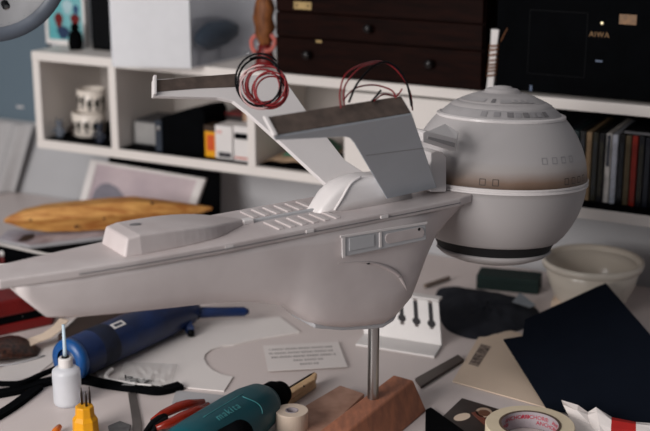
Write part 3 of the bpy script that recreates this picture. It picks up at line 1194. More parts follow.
s_, z_ = on_front(599, 37)
bm = letters('AIWA', .0125, lambda x, y, h: S(s_ + x, .004 - h, z_ + y), .0002, 1.1)
obj('brand_lettering', bm, M_text, fr)
a1, b1 = on_front(619, 24)
a2, b2_ = on_front(637, 15)
bm = B()
sbox(bm, a1, a2, .003, .0045, b1, b2_)
obj('display', bm, M_amber, fr, label='dim amber display')
a1, b1 = on_front(602, 23)
obj('indicator_light', lathe(B(), S(a1, .004, b1), [(.0022, 0), (.0022, .001), (0, .0018)], 10, axis=-BS), M_led, fr)
a1, b1 = on_front(531, 88)
bm = B()
sbox(bm, a1 - .002, a1 + .002, .003, .0045, b1 - .005, b1 + .005)
obj('button', bm, mat('blue_grey_btn', (86, 100, 124), .4), fr)
a1, b1 = on_front(599, 61)
bm = B()
sbox(bm, a1 - .006, a1 + .006, .003, .0045, b1 - .0015, b1 + .0015)
obj('button', bm, mat('blue_grey_btn', (86, 100, 124), .4), fr)
bm = B()
a1, b1 = on_front(530, 10)
a2, b2_ = on_front(584, 78)
for x0, x1, z0, z1 in ((a1, a2, b1, b1 + .001), (a1, a2, b2_, b2_ + .001), (a1, a1 + .001, b2_, b1), (a2, a2 + .001, b2_, b1)):
    sbox(bm, x0, x1, .0032, .0045, z0, z1)
obj('door_outline', bm, M_black, fr)

# ------------------------------------------------------------------ things in the shelf cells
ZF = T + .0025


def cup(name, s, d, z, rb, rt, h, label, seed):
    cu = thing(name, S(s, d, z), label, 'cup', 'stacked cups in the left cell')
    c = S(s, d, z)
    pr_ = [(0, 0), (rb * .86, 0), (rb, .003), (rb + (rt - rb) * .5, h * .5), (rt, h), (rt - .002, h + .0008), (rt - .0035, h - .001), (rb - .003, .006), (0, .005)]
    bd = obj('body', lathe(B(), c, pr_, 32), M_cup, cu, smooth=True)
    rnd = random.Random(seed)
    for k, az in enumerate((-150, -122, -92, -62, -34)):
        bm_ = B()
        zz = h * (.45 + .12 * rnd.random())
        r_ = rb + (rt - rb) * .5 + .0006
        w_ = .26
        for (a_o, z_o, aw, zh) in ((0, 0, .15, .016), (.20, .002, .07, .020), (.05, -.013, .15, .005)):
            q_ = []
            for (i, j) in ((-1, -1), (1, -1), (1, 1), (-1, 1)):
                an = math.radians(az) + a_o + aw * i * .7
                q_.append(V(bm_, c + np.array([math.cos(an), math.sin(an), 0]) * r_ + UP * (zz + z_o + zh * j * .5)))
            face(bm_, q_)
        obj('painted_mark', bm_, M_blackm, bd)
    # handle
    hp = spline([c + ES * rt * .93 + UP * h * .8, c + ES * (rt + .012) + UP * h * .75, c + ES * (rt + .014) + UP * h * .45, c + ES * rb * .98 + UP * h * .25], 6)
    if name == 'handled_cup':
        obj('handle', tube(B(), hp, .0028, 8), M_cup, cu, smooth=True)
    return cu


cd_ = .075
cs_, cz_ = ps(92, 138, cd_)
cup('cup', cs_ - .006, cd_, ZF, .034, .037, .052, 'lower cream cup with black markings, carrying another cup in the left cell', 1)
cup('cup', cs_ + .004, cd_, ZF + .0530, .031, .031, .050, 'upper cream cup with black markings, stacked on another cup in the left cell', 2)


def figurine(px, py, d, h, m, lab):
    s, _ = ps(px, py, d)
    c = S(s, d, ZF)
    f_ = thing('figurine', c, lab, 'figurine')
    rg = []
    for z, r in ((0, .008), (.15, .009), (.35, .008), (.55, .010), (.66, .005), (.72, .006), (.86, .009), (.97, .006), (1.0, .001)):
        rg.append([c + ES * r * 1.1 * math.cos(t) + BS * r * .8 * math.sin(t) + UP * h * z for t in np.linspace(0, 2 * math.pi, 12, endpoint=False)])
    bd = obj('body', loft(B(), rg), m, f_, smooth=True)
    for sg in (-1, 1):
        obj('arm', tube(B(), [c + ES * sg * .009 + UP * h * .52, c + ES * sg * .015 - BS * .003 + UP * h * .36, c + ES * sg * .012 - BS * .006 + UP * h * .22], [.003, .0026, .002], 8), m, bd, smooth=True)
        obj('ear', tube(B(), [c + ES * sg * .005 + UP * h * .92, c + ES * sg * .0075 + UP * h * 1.18], [.0028, .001], 6), m, bd, smooth=True)
    return f_


figurine(60, 137, .03, .036, mat('figure_grey', (96, 102, 112), .5, var=.3), 'small grey figurine at the left end of the left cell')
figurine(100, 141, .022, .042, mat('figure_dark', (34, 40, 54), .5, var=.4), 'small dark blue figurine standing in front of the cups')
figurine(75, 137, .06, .034, mat('figure_brown', (58, 42, 36), .5, var=.4), 'small dark brown figurine just left of the cups')

# cell 2
def sboxes(name, px0, px1, pyb, pyt, d0, d1, m, label, cat, bevel=.001, group=None):
    s0, _ = ps(px0, pyb, d0)
    s1, _ = ps(px1, pyb, d0)
    zt = ps((px0 + px1) / 2, pyt, d0)[1]
    t = thing(name, S((s0 + s1) / 2, (d0 + d1) / 2, ZF), label, cat, group)
    b2 = B()
    sbox(b2, s0, s1, d0, d1, ZF, zt)
    bd = obj('body', b2, m, t, bevel=bevel)
    return t, s0, s1, zt


t, s0, s1, zt = sboxes('small_radio', 135, 160, 144, 121, .05, .14, mat('dark_grey_case', (66, 66, 68), .5), 'grey box with a silver front left of the black camera case in the shelf', 'radio')
bm = B()
sbox(bm, s0 + .003, s1 - .004, .047, .0505, ZF + .003, zt - .004)
obj('front_plate', bm, mat('silver_front', (168, 166, 164), .4, metal=.3), t, bevel=.001)
# black camera case
s0, _ = ps(160, 150, .02)
s1, _ = ps(204, 153, .02)
z1_ = ps(163, 118, .02)[1]
z2_ = ps(201, 109, .02)[1]
cc_ = thing('camera_case', S((s0 + s1) / 2, .06, ZF), 'black camera case with a sloping top in the middle cell', 'case')
bm = B()
pl = [(s0, ZF), (s1, ZF), (s1 + .003, z2_ - .01), (s1 - .004, z2_), (s1 - .03, z2_ - .004), (s0 + .02, z1_ + .006), (s0 + .002, z1_)]
loft(bm, [[S(s, .02, z) for s, z in pl], [S(s, .11, z) for s, z in pl]])
obj('body', bm, M_blackm, cc_, bevel=.003)
bm = B()
sbox(bm, s0 - .006, s0 + .010, .012, .0205, ZF, z1_ - .004)
obj('side_flap', bm, mat('slate_flap', (40, 48, 60), .5), cc_, bevel=.002)
obj('clasp', lathe(B(), S(s0 + .003, .0125, z1_ - .020), [(.005, 0), (.005, .002), (0, .003)], 12, axis=-BS), M_steel, cc_)
# film carton and boxes
t, s0, s1, zt = sboxes('film_carton', 205, 215.5, 153, 131, .02, .055, M_yellow, 'small yellow carton with a red mark and dark top beside the black case', 'carton')
bm = B()
sbox(bm, s0 - .0005, s1 + .0005, .0195, .0555, zt - .001, zt + .011)
obj('lid', bm, mat('carton_dark', (58, 40, 24), .6), t, label='dark brown top')
bm = B()
sbox(bm, s0 + .006, s1 - .002, .0190, .0205, ZF + .014, zt - .008)
obj('printed_mark', bm, mat('carton_red', (214, 84, 30), .6), t)
t, s0, s1, zt = sboxes('white_carton', 215.5, 232.5, 156, 126, .018, .07, M_white, 'left white ink carton with a dark printed corner in the middle cell', 'carton', group='white cartons in the middle cell')
bm = B()
sbox(bm, s0 + .008, s1 - .003, .0170, .0185, ZF + .004, ZF + .014)
obj('printed_corner', bm, mat('carton_print', (62, 60, 66), .6, var=.5, scale=200), t)
bm = B()
sbox(bm, s0 + .004, s0 + .016, .0170, .0185, zt - .016, zt - .010)
obj('printed_line', bm, mat('carton_pink', (222, 176, 170), .6), t)
t, s0, s1, zt = sboxes('white_carton', 233.8, 249.5, 158, 126.5, .016, .07, M_white, 'right white ink carton with a black printed square in the middle cell', 'carton', group='white cartons in the middle cell')
bm = B()
sbox(bm, s0 + .003, s1 - .003, .0150, .0165, zt - .026, zt - .014)
obj('printed_square', bm, M_blackm, t)
bm = B()
sbox(bm, s0 + .003, s1 - .004, .0150, .0165, ZF + .005, ZF + .009)
obj('printed_line', bm, mat('carton_salmon', (206, 126, 112), .6), t)
t, s0, s1, zt = sboxes('red_topped_box', 226, 243, 157, 115, .10, .15, mat('dark_box', (38, 28, 28), .6), 'dark box with a red top standing behind the white cartons', 'box')
bm = B()
sbox(bm, s0, s1, .098, .152, zt, zt + .004)
obj('lid', bm, M_redd, t, label='red lid')
t, s0, s1, zt = sboxes('tan_box', 243.5, 249, 157, 112, .10, .15, mat('tan_box', (186, 150, 124), .7), 'tan box at the right end behind the white cartons', 'box')
bm = B()
sbox(bm, s0, s1, .099, .151, zt, zt + .002)
obj('lid', bm, mat('tan_box_lid', (196, 162, 138), .7), t)

# cell 3: crumpled booklet
z3 = T + .0006
pp = [(260, 161.5, .03), (276, 150, .1), (292, 141, .15), (309, 150, .11), (300, 164.5, .03)]
bkl = thing('booklet', S(ps(285, 162, .05)[0], .06, z3), 'curled tan and green booklet lying in the cell behind the far pylon', 'booklet')
sL = ps(261, 161, .02)[0]
rg = []
for u in np.linspace(0, 1, 12):
    s_ = sL + u * .115
    z_ = z3 + .004 + .010 * math.sin(u * 3.1) + .003 * math.sin(u * 11)
    rg.append([S(s_ + .004, .015, z_), S(s_, .16, z_ + .010 * u), S(s_, .16, z_ + .010 * u + .0015), S(s_ + .004, .015, z_ + .0015)])
obj('cover', loft(B(), rg), mat('booklet_tan', (164, 138, 112), .7, rgb2=(110, 88, 66), scale=18), bkl, smooth=True)
rg = []
for u in np.linspace(0, 1, 10):
    s_ = sL + .010 + u * .095
    z_ = z3 + .0065 + .012 * math.sin(u * 3.1) + .003 * math.sin(u * 11)
    rg.append([S(s_ + .012, .05, z_), S(s_ + .012, .15, z_ + .016), S(s_ + .012, .15, z_ + .0175), S(s_ + .012, .05, z_ + .0015)])
obj('green_page', loft(B(), rg), mat('booklet_green', (60, 116, 92), .7, var=.3), bkl, smooth=True, label='green page')
bm = B()
sbox(bm, sL + .0, sL + .13, .012, .17, T + .0001, z3 + .002)
obj('dark_page', bm, M_blackm, bkl, label='black bottom page')

# discs / cases row
DISCS = [('deep blue', (24, 28, 40)), ('dark teal', (16, 38, 42)), ('charcoal', (26, 26, 26)), ('tan', (150, 124, 92)), ('dark olive', (40, 38, 24)), ('near-black', (14, 15, 20)),
         ('bright white', (232, 226, 220)), ('silver-white', (206, 210, 220)), ('jet black', (12, 13, 15)), ('khaki', (104, 90, 66)), ('red', (160, 44, 30)), ('slate', (20, 23, 30)),
         ('dark blue-grey', (26, 30, 42)), ('graphite', (18, 20, 24)), ('pale grey', (200, 200, 198)), ('plum', (40, 30, 44)), ('steel blue', (60, 90, 110)), ('mustard', (150, 140, 60)), ('dark green', (26, 50, 36)), ('brown', (70, 44, 30))]
TITLES = {'tan': (120, 96, 70), 'bright white': (46, 48, 56), 'silver-white': (170, 172, 182), 'red': (120, 30, 24), 'khaki': (80, 66, 44)}
sx_tan = ps(585.5, 160, .045)[0]
sw = .0116
s_ = sx_tan - 3 * sw
for k, (nm_, c) in enumerate(DISCS):
    if s_ > SL - T - .014:
        break
    hC = .125 + random.uniform(-.0008, .0008)
    dC = .044 + random.uniform(-.001, .002)
    w_ = .0094
    if nm_ in TITLES or nm_ == 'pale grey':
        lab = 'slim upright disc case with %s spine in the row under the stereo' % nm_
    else:
        lab = 'slim upright %s disc case in the row under the stereo' % nm_
    t = thing('disc_case', S(s_ + w_ / 2, dC + .07, ZF), lab, 'disc case', 'disc cases in the right cell')
    q = [(s_, dC), (s_ + w_, dC), (s_ + w_, dC + .14), (s_, dC + .14)]
    bm = hexa(B(), [S(a, d, ZF) for a, d in q], [S(a, d, ZF + hC) for a, d in q])
    obj('body', bm, mat('disc_case_%d' % k, c, .4, rgb2=tuple(int(v * .7) for v in c), scale=70, stretch=(1, 1, .5)), t, bevel=.0006)
    bm = B()
    lo_, hi_ = (ZF + .066, ZF + hC - .002) if nm_ == 'bright white' else (ZF + .012, ZF + hC - .014)
    sbox(bm, s_ + .0016, s_ + w_ - .0016, dC - .0006, dC + .0004, lo_, hi_)
    ic = TITLES.get(nm_, (70, 66, 52) if k % 2 else (48, 52, 60))
    obj('spine_title', bm, mat('spine_%d' % k, ic, .5, rgb2=c if nm_ != 'bright white' else (90, 94, 104), scale=240), t)
    s_ += sw
# silver case lying on top of the row
s0, z0 = ps(626, 130, .045)
sv = thing('slim_case', S(s0 + .08, .11, ZF + .1265), 'thin silver-edged case lying on top of the disc row at right', 'case')
bm = B()
sbox(bm, s0 - .005, s0 + .145, .047, .18, ZF + .1268, ZF + .1355)
obj('body', bm, M_black, sv, bevel=.001)
bm = B()
sbox(bm, s0 - .003, s0 + .143, .0455, .0475, ZF + .1285, ZF + .1325)
obj('edge_strip', bm, mat('silver_edge', (150, 152, 156), .3, metal=.7), sv, label='silver edge')

# ------------------------------------------------------------------ lamp
cl = CAM + ray(-10, -35) * 1.62
rl_ = 79 * 1.62 / FPX
axl = np.array(Vector(tuple(CAM - cl)).normalized())
axl = np.array(Vector((axl[0] + .12, axl[1], axl[2] - .25)).normalized())
lmp = thing('magnifier_lamp', (-.62, 1.75, 0), 'round grey lamp head in the top left corner', 'lamp')
obj('lamp_shade', lathe(B(), cl, [(rl_ * .30, -.055), (rl_ * .7, -.045), (rl_ * .97, -.014), (rl_ * 1.0, .004), (rl_ * .99, .008), (rl_ * .83, .002), (rl_ * .80, -.004)], 64, axis=axl), M_lampd, lmp, smooth=True)
obj('inner_dish', lathe(B(), cl, [(rl_ * .82, .001), (rl_ * .80, -.004), (rl_ * .5, -.022), (rl_ * .2, -.03), (0, -.032)], 48, axis=axl), M_lamp, lmp, smooth=True, label='lighter grey inside of the shade')
kb = CAM + ray(6, 6) * 1.615
obj('switch', lathe(B(), kb, [(0, -.012), (.005, -.012), (.005, .001), (.003, .002), (0, .003)], 16, axis=axl), M_black, lmp, smooth=True)
obj('switch_glint', lathe(B(), kb + axl * .006, [(.003, -.002), (.003, .001), (0, .0015)], 10, axis=axl), M_steel, lmp)
arm = [cl - axl * .05, cl - axl * .06 + np.array([-.16, .02, .14]), np.array([-.60, 1.75, .50]), np.array([-.62, 1.75, .02])]
obj('arm', tube(B(), arm, .009, 10), M_lampd, lmp, smooth=True)
obj('base', lathe(B(), np.array([-.62, 1.75, 0.0004]), [(0, 0), (.07, 0), (.07, .015), (.02, .025), (0, .025)], 32), M_lampd, lmp, smooth=False)

# ------------------------------------------------------------------ left rear of the desk
# black board and framed photo leaning
fb = thing('framed_photo', P(145, 226, .0), 'white framed photograph leaning against a black board under the shelf', 'picture')
bl = P(82, 222, .0)
tv = ES * .96 + BS * .05
tv = tv / np.linalg.norm(tv)
bv = np.array([-tv[1], tv[0], 0])
nF = -bv * math.cos(math.radians(20)) + UP * math.sin(math.radians(20))
bl = P(100, 226, .004)


def pf(x, y, off=0.0):
    return Pp(x, y, bl + nF * off, nF)


cor = [(79, 212), (93, 160), (207.5, 179), (192, 222)]
cen = np.mean([pf(*c) for c in cor], axis=0)
o4 = [pf(*c) for c in cor]
i4 = [p + (cen - p) * .13 for p in o4]
bm = B()
for k in range(4):
    j = (k + 1) % 4
    hexa(bm, [o4[k], o4[j], i4[j], i4[k]], [p + nF * .010 for p in (o4[k], o4[j], i4[j], i4[k])])
obj('frame', bm, M_white, fb, bevel=.001)
M_photo = mat('photo_print', (206, 190, 192), .4, rgb2=(176, 160, 166), scale=7)
obj('print', plate(B(), [p + nF * .002 for p in i4], nF * .004), M_photo, fb)
hill = [(91, 200), (95, 190), (101, 184), (108, 183), (117, 187), (124, 196), (127, 203)]
obj('printed_hill', plate(B(), [pf(x, y, .0062) for x, y in hill], nF * .0006), mat('photo_hill', (128, 124, 134), .4, var=.2), fb, label='grey hill printed at the left')
o5 = [pf(x, y, -.0045) for x, y in [(98, 226), (109, 156), (219, 172), (219, 222)]]
bb_ = obj('black_board', plate(B(), o5, -nF * .010), M_blackm, bevel=.001)
tag(bb_, 'flat black board leaning behind the white framed photograph', 'board')

# magazines, tray
mg = [P(x, y, .060) - UP * .0085 for x, y in [(-2, 239), (8, 230), (118, 224), (128, 233), (30, 245)]]
mgo = thing('magazine', np.mean(mg, axis=0), 'printed white magazine under the carved wooden spindle', 'magazine')
obj('pages', slab(B(), [p + UP * .0002 for p in mg], .0072), M_paperg, mgo, bevel=.001)
mg2 = [p + UP * .0076 for p in mg]
cmg = np.mean(mg2, axis=0)
obj('cover', slab(B(), mg2, .0008), mat('magazine_cover', (190, 184, 192), .4, rgb2=(140, 128, 136), scale=22), mgo)
obj('cover_picture', slab(B(), [P(x, y, .0602) for x, y in [(17, 241.5), (24, 235), (34, 233.5), (34, 238), (26, 241.5)]], .0005), M_leather, mgo, label='dark brown picture')

tr_ = [P(x, y, .055) for x, y in [(-22, 240), (56, 257), (46, 270), (-40, 262)]]
tro = thing('storage_tray', np.mean(tr_, axis=0) * np.array([1, 1, 0]), 'open black tray with a white rim at the left edge behind the model', 'tray')
ct = np.mean(tr_, axis=0)
bm = B()
obj('tray_floor', slab(B(), [np.array([p[0], p[1], .0005]) for p in tr_], .002), M_blackm, tro)
bm = B()
for k in range(4):
    a, b_ = tr_[k], tr_[(k + 1) % 4]
    ai, bi = a + (ct - a) * .03, b_ + (ct - b_) * .03
    lo = [np.array([p[0], p[1], .0025]) for p in (a, b_, bi, ai)]
    hexa(bm, lo, [np.array([p[0], p[1], .053]) for p in (a, b_, bi, ai)])
obj('tray_wall', bm, M_blackm, tro)
bm = B()
tube(bm, [np.array([p[0], p[1], .0555]) for p in tr_], .0032, 8, closed=True)
obj('rim', bm, M_shelf, tro, smooth=True, label='white rim')
rc = thing('red_marker', P(3, 262, .0025), 'red and white marker standing in the black tray', 'marker')
c0 = P(3, 257, .030)
obj('body', lathe(B(), c0 * np.array([1, 1, 0]) + UP * .003, [(0, 0), (.006, 0), (.006, .030), (0, .030)], 14), M_redd, rc, smooth=True)
obj('cap', lathe(B(), c0 * np.array([1, 1, 0]) + UP * .033, [(0, 0), (.0065, 0), (.006, .010), (0, .011)], 14), M_white, rc, smooth=True)
bf = obj('flat_box', slab(B(), [P(x, y, .051) * np.array([1, 1, 0]) + UP * .0005 for x, y in [(20, 244), (30, 236), (118, 227), (134, 240), (70, 253), (40, 250.5)]], .0505), M_blackm, bevel=.001)
tag(bf, 'flat black box lying under the printed magazine', 'box')

# carved wooden spindle resting on the magazine
zc = .0885
pa, pb_ = P(4, 221, zc), P(212, 208, zc + .004)
ax2 = (pb_ - pa) / np.linalg.norm(pb_ - pa)
sd2 = np.array([-ax2[1], ax2[0], 0])
sd2 /= np.linalg.norm(sd2)
up2 = np.cross(ax2, sd2)
if up2[2] < 0:
    up2 = -up2
Ln = np.linalg.norm(pb_ - pa)
rg = []
for u, hw, ht, hb in ((0, .004, .003, .003), (.03, .010, .010, .006), (.10, .022, .020, .017), (.2, .030, .026, .024), (.35, .036, .028, .026), (.5, .038, .030, .026), (.62, .037, .030, .024), (.75, .032, .021, .022), (.9, .018, .010, .012), (1, .004, .002, .003)):
    c = pa + (pb_ - pa) * u
    rg.append([c - sd2 * hw * .55 - up2 * hb, c - sd2 * hw + up2 * ht * .35 - up2 * .002, c - sd2 * hw * .55 + up2 * ht, c + sd2 * hw * .5 + up2 * ht * 1.02, c + sd2 * hw + up2 * 0, c + sd2 * hw * .5 - up2 * hb])
wsp = thing('carved_spindle', (pa + pb_) / 2 - UP * zc * .5, 'rough carved spindle of orange-brown wood pointed at both ends', 'wood carving')
wob = obj('body', loft(B(), rg), M_carve, wsp, bevel=.003)
for x, y, r_ in ((76, 227, .0032), (104, 218.5, .0026), (31, 220, .003), (152, 203, .003)):
    nF2 = -sd2
    c = Pp(x, y, (pa + pb_) / 2 - sd2 * (.034 if 60 < x < 140 else .022), sd2)
    obj('knot', lathe(B(), c - sd2 * .0, [(r_, -.004), (r_, .0015), (0, .002)], 10, axis=-sd2), M_knot, wob, label='dark knot')

# small roll at far left
rl2 = obj('paper_roll', tube(B(), [P(44, 210, .014), P(86, 204, .014)], .013, 14), M_paperg, smooth=False)
tag(rl2, 'grey paper roll lying behind the carved wooden spindle', 'roll')

# ------------------------------------------------------------------ left front
# red toolbox
rb = [P(x, y, 0) for x, y in [(-20, 341), (53, 325), (62, 306), (-20, 318)]]
rbx = thing('red_toolbox', np.mean(rb, axis=0), 'dark red plastic toolbox under the bow of the model', 'toolbox')
obj('body', slab(B(), [p + UP * .0006 for p in rb], .018), M_redd, rbx, bevel=.003)
cr = np.mean(rb, axis=0)
ri = [cr + (p - cr) * .93 for p in rb]
obj('gasket', slab(B(), [p + UP * .0185 for p in ri], .014), M_blackm, rbx, label='black recess')
obj('lid', slab(B(), [p + UP * .0325 for p in rb], .030), M_redd, rbx, bevel=.004)
obj('latch', lathe(B(), P(21, 316, .026), [(0, -.006), (.004, -.004), (.004, .004), (0, .006)], 10, axis=(1, 0, 0)), M_steel, rbx, smooth=True)


def sheet(name, pts, z, th, m, label, cat, bevel=0, group=None):
    o = obj(name, slab(B(), [P(x, y, z) for x, y in pts], th), m, bevel=bevel)
    return tag(o, label, cat, group)


# white strip of paper and cards
sheet('paper_strip', [(-6, 372), (36, 351.5), (60, 331), (68, 322), (84, 316), (67, 351), (38, 374), (-6, 390)], .0006, .0008, M_paper, 'long white paper strip running under the bow towards the left edge', 'paper')
bs_ = [P(x, y, .030) for x, y in [(22, 343), (30, 335), (50, 330), (63, 320), (71, 318), (64, 330), (51, 342), (36, 348)]]
rg = []
bp = [(64, 320, .032, .9), (57, 329, .026, 1), (47, 336, .020, 1.1), (36, 340, .016, 1.2), (26, 345, .014, 1.0)]
for x, y, z, k in bp:
    c = P(x, y, z)
    d = np.array([.86, -.5, 0]) * .011 * k
    rg.append([c - d, c + d, c + d + UP * .0015, c - d + UP * .0015])
co = obj('card_strip', loft(B(), rg), M_env, smooth=False)
tag(co, 'beige curled card strip beside the red toolbox', 'card')
# brown pouch
pc = P(6, 356, 0.0)
pch = thing('granule_pouch', pc, 'clear pouch of dark brown granules at the left edge', 'pouch')
rg = []
for u in np.linspace(0, 1, 9):
    r_ = .040 * math.sin(math.pi * (.08 + .84 * u)) + .006
    hgt_ = .005 + .024 * math.sin(math.pi * u)
    c = pc + np.array([-.052 + .105 * u, -.012 + .02 * u, .0008])
    rg.append([c + np.array([.0, r_ * math.cos(t), hgt_ * (.5 + .5 * math.sin(t))]) for t in np.linspace(0, 2 * math.pi, 14, endpoint=False)])
pb2 = obj('contents', loft(B(), rg), M_brown, pch, smooth=True)
bm = B()
rim = [pc + np.array([-.060 + .125 * u, -.045 * math.sin(math.pi * (.1 + .8 * u)) - .012 + .02 * u, .003]) for u in np.linspace(0, 1, 12)]
obj('sealed_edge', tube(bm, rim, .0018, 6), M_paperg, pch, smooth=True, label='pale sealed edge')
# brown leather case behind the blue tool
lc = [P(x, y, 0) for x, y in [(58, 347), (78, 328), (140, 314), (150, 318), (110, 332), (70, 350)]]
lco = thing('leather_case', np.mean(lc, axis=0), 'dark brown case behind the blue tool', 'case')
obj('body', slab(B(), [p + UP * .0006 for p in lc], .022), M_leather, lco, bevel=.003)
obj('flap', slab(B(), [P(x, y, .0228) for x, y in [(92, 336), (106, 323), (140, 314), (146, 317), (116, 328)]], .004), mat('rust_flap', (116, 56, 32), .6, var=.3), lco, bevel=.001, label='rust-brown flap')

# blue hot-air tool
za = .0375
A0, A1 = P(68, 361, za), P(190, 306, za)
btl = thing('blue_power_tool', (A0 + A1) / 2 * np.array([1, 1, 0]), 'thick blue barrel-shaped power tool lying under the model', 'power tool')
axb = (A1 - A0) / np.linalg.norm(A1 - A0)
Lb = np.linalg.norm(A1 - A0)
r0 = .0340
obj('barrel', lathe(B(), A0, [(0, .0), (r0 * .55, .0), (r0 * .6, .004), (r0 * .96, .008), (r0, .014), (r0, Lb * .7), (r0 * .97, Lb * .85), (r0 * .90, Lb * .96), (r0 * .7, Lb), (0, Lb)], 36, axis=axb), M_blue, btl, smooth=True, bevel=0)
obj('end_ring', lathe(B(), A0, [(r0 * .6, -.003), (r0 * .95, -.002), (r0 * 1.02, .004), (r0 * 1.02, .012), (r0 * .9, .014)], 36, axis=axb), mat('blue_bright', (22, 80, 142), .35), btl, smooth=True, label='brighter blue end ring')
obj('dark_grip', lathe(B(), A0 + axb * Lb * .17, [(r0 * .99, 0), (r0 * 1.025, .003), (r0 * 1.02, .034), (r0 * .99, .037)], 36, axis=axb), mat('navy_grip', (14, 24, 48), .7, var=.4, scale=60), btl, smooth=True, label='dark navy grip band')
lbc = A0 + axb * Lb * .34
upb = np.array([0, 0, 1.0]) - axb * axb[2]
sdb = np.cross(axb, upb)
tocam = CAM - lbc
tocam = tocam - axb * np.dot(tocam, axb)
tocam /= np.linalg.norm(tocam)
tc2 = tocam * .55 + upb * .85
tc2 /= np.linalg.norm(tc2)
sc2 = np.cross(axb, tc2)


def lab_pt(u, v):
    a = v / r0
    return lbc + axb * u + (tc2 * math.cos(a) + sc2 * math.sin(a)) * (r0 + .0008)


for nm, u0, u1, v0, v1, mm in (('label', -.014, .014, -.006, .006, M_white), ('printed_mark', -.009, .009, -.0025, .003, mat('label_grey', (70, 74, 86), .6))):
    bm = B()
    grid = [[V(bm, lab_pt(u0 + (u1 - u0) * i / 3, v0 + (v1 - v0) * j / 3) + tc2 * (.0003 if nm != 'label' else 0)) for j in range(4)] for i in range(4)]
    for i in range(3):
        for j in range(3):
            face(bm, [grid[i][j], grid[i + 1][j], grid[i + 1][j + 1], grid[i][j + 1]])
    obj(nm, bm, mm, btl)
T0 = P(182, 312, .036)
obj('trigger', loft(B(), [[c + np.array([i * w_, 0, j * w_]) for i, j in ((-1, -1), (1, -1), (1, 1), (-1, 1))] for c, w_ in ((T0, .009), (P(186, 322, .024), .0085), (P(191, 332, .012), .0065))]), M_blue, btl, bevel=.002)
obj('trigger_tip', lathe(B(), P(191, 333, .010), [(0, -.007), (.006, -.005), (.006, .005), (0, .007)], 12), M_black, btl, smooth=True)
h0, h1 = P(178, 313, .030), P(249, 311.5, .028)
axh = h1 - h0
obj('nozzle', tube(B(), [h0, h0 + axh * .25, h0 + axh * .6, h0 + axh * .93, h0 + axh * 1.0], [.011, .0105, .0088, .0085, .004], 18), M_blue, btl, smooth=True)
obj('nozzle_collar', tube(B(), [h0 + axh * .08, h0 + axh * .30], .0122, 18), M_black, btl, smooth=True)

# large white sheet with curved cut
import itertools
arcp = [(234, 345.5), (222, 347), (211, 350.5), (205, 355.5), (204, 360), (207, 366), (213, 371.5), (222, 375.5), (233, 378)]
sheet('plastic_sheet', [(300, 333), (262, 339)] + arcp + [(224, 392), (182, 388), (104, 388), (96, 374), (150, 345), (205, 322), (280, 318)], .0005, .0022, M_styr, 'white plastic sheet with a round cut-out beside the blue tool', 'sheet')
sheet('grey_card', [(176, 391), (224, 396), (214, 408), (186, 412), (172, 404)], .0005, .0012, M_paperg, 'small grey card peeking out from under the white plastic sheet', 'card')
# instruction sheet
ins = [(263, 346), (338, 342), (347.5, 367), (268, 371.5)]
it = thing('instruction_sheet', P(305, 357, .003), 'white paper slip with lines of grey print lying behind the drill', 'paper')
obj('paper', slab(B(), [P(x, y, .0030) for x, y in ins], .0008), M_paper, it)
ip = [P(x, y, .0040) for x, y in ins]


def bil(u, v):
    return (ip[0] * (1 - u) + ip[1] * u) * (1 - v) + (ip[3] * (1 - u) + ip[2] * u) * v


for k in range(5):
    bm = B()
    u0, u1 = ((.07, .90), (.06, .88), (.08, .90), (.35, .72), (.42, .66))[k]
    v0 = .14 + k * .155
    us = np.arange(u0, u1, .035)
    for j, u in enumerate(us):
        w_ = .026 if (j * 7 + k * 3) % 5 else .014
        slab(bm, [bil(u, v0), bil(u + w_, v0), bil(u + w_, v0 + .06), bil(u, v0 + .06)], .0002)
    obj('text_line', bm, M_ink, it)

# clear bag with white bent tube and screws
bgb = thing('plastic_bag', P(150, 374, .003), 'crumpled clear plastic bag lying on the white sheet', 'bag')
bm = B()
gx, gy = 13, 7
g = []
for i in range(gx):
    row = []
    for j in range(gy):
        x = 124 + (i / (gx - 1)) * 54 + (j / (gy - 1)) * -8
        y = 362 + (j / (gy - 1)) * 23 + (i / (gx - 1)) * 2
        z = .004 + .010 * math.sin(math.pi * i / (gx - 1)) * math.sin(math.pi * j / (gy - 1)) + random.uniform(0, .006)
        row.append(V(bm, P(x, y, z)))
    g.append(row)
for i in range(gx - 1):
    for j in range(gy - 1):
        face(bm, [g[i][j], g[i + 1][j], g[i + 1][j + 1], g[i][j + 1]])
bgo = obj('film', bm, M_bag, bgb, smooth=False)
tb = [P(x, y, z) for x, y, z in [(112, 369, .010), (107, 374, .008), (108, 379, .0065), (120, 382, .0065), (136, 385, .0065), (152, 386.5, .0065)]]
wt = obj('bent_tube', tube(B(), spline(tb, 6), .0036, 10), M_white, smooth=True)
tag(wt, 'white bent plastic tube in front of the clear bag', 'tube')
for k, (x, y, r_) in enumerate(((128, 378, .2), (134, 380, .5), (141, 381, -.2), (147, 381.5, .3))):
    sc_ = P(x, y, .0085)
    t = obj('screw', tube(B(), [sc_ + np.array([-.005, -.002 * r_, 0]), sc_ + np.array([-.003, 0, 0]), sc_ + np.array([-.0029, 0, 0]), sc_ + np.array([.008, .004 * r_, 0])], [.0052, .0052, .0034, .0022], 8), M_blackm)
    tag(t, 'small black screw lying at the front of the clear bag', 'screw', 'black screws by the clear bag')

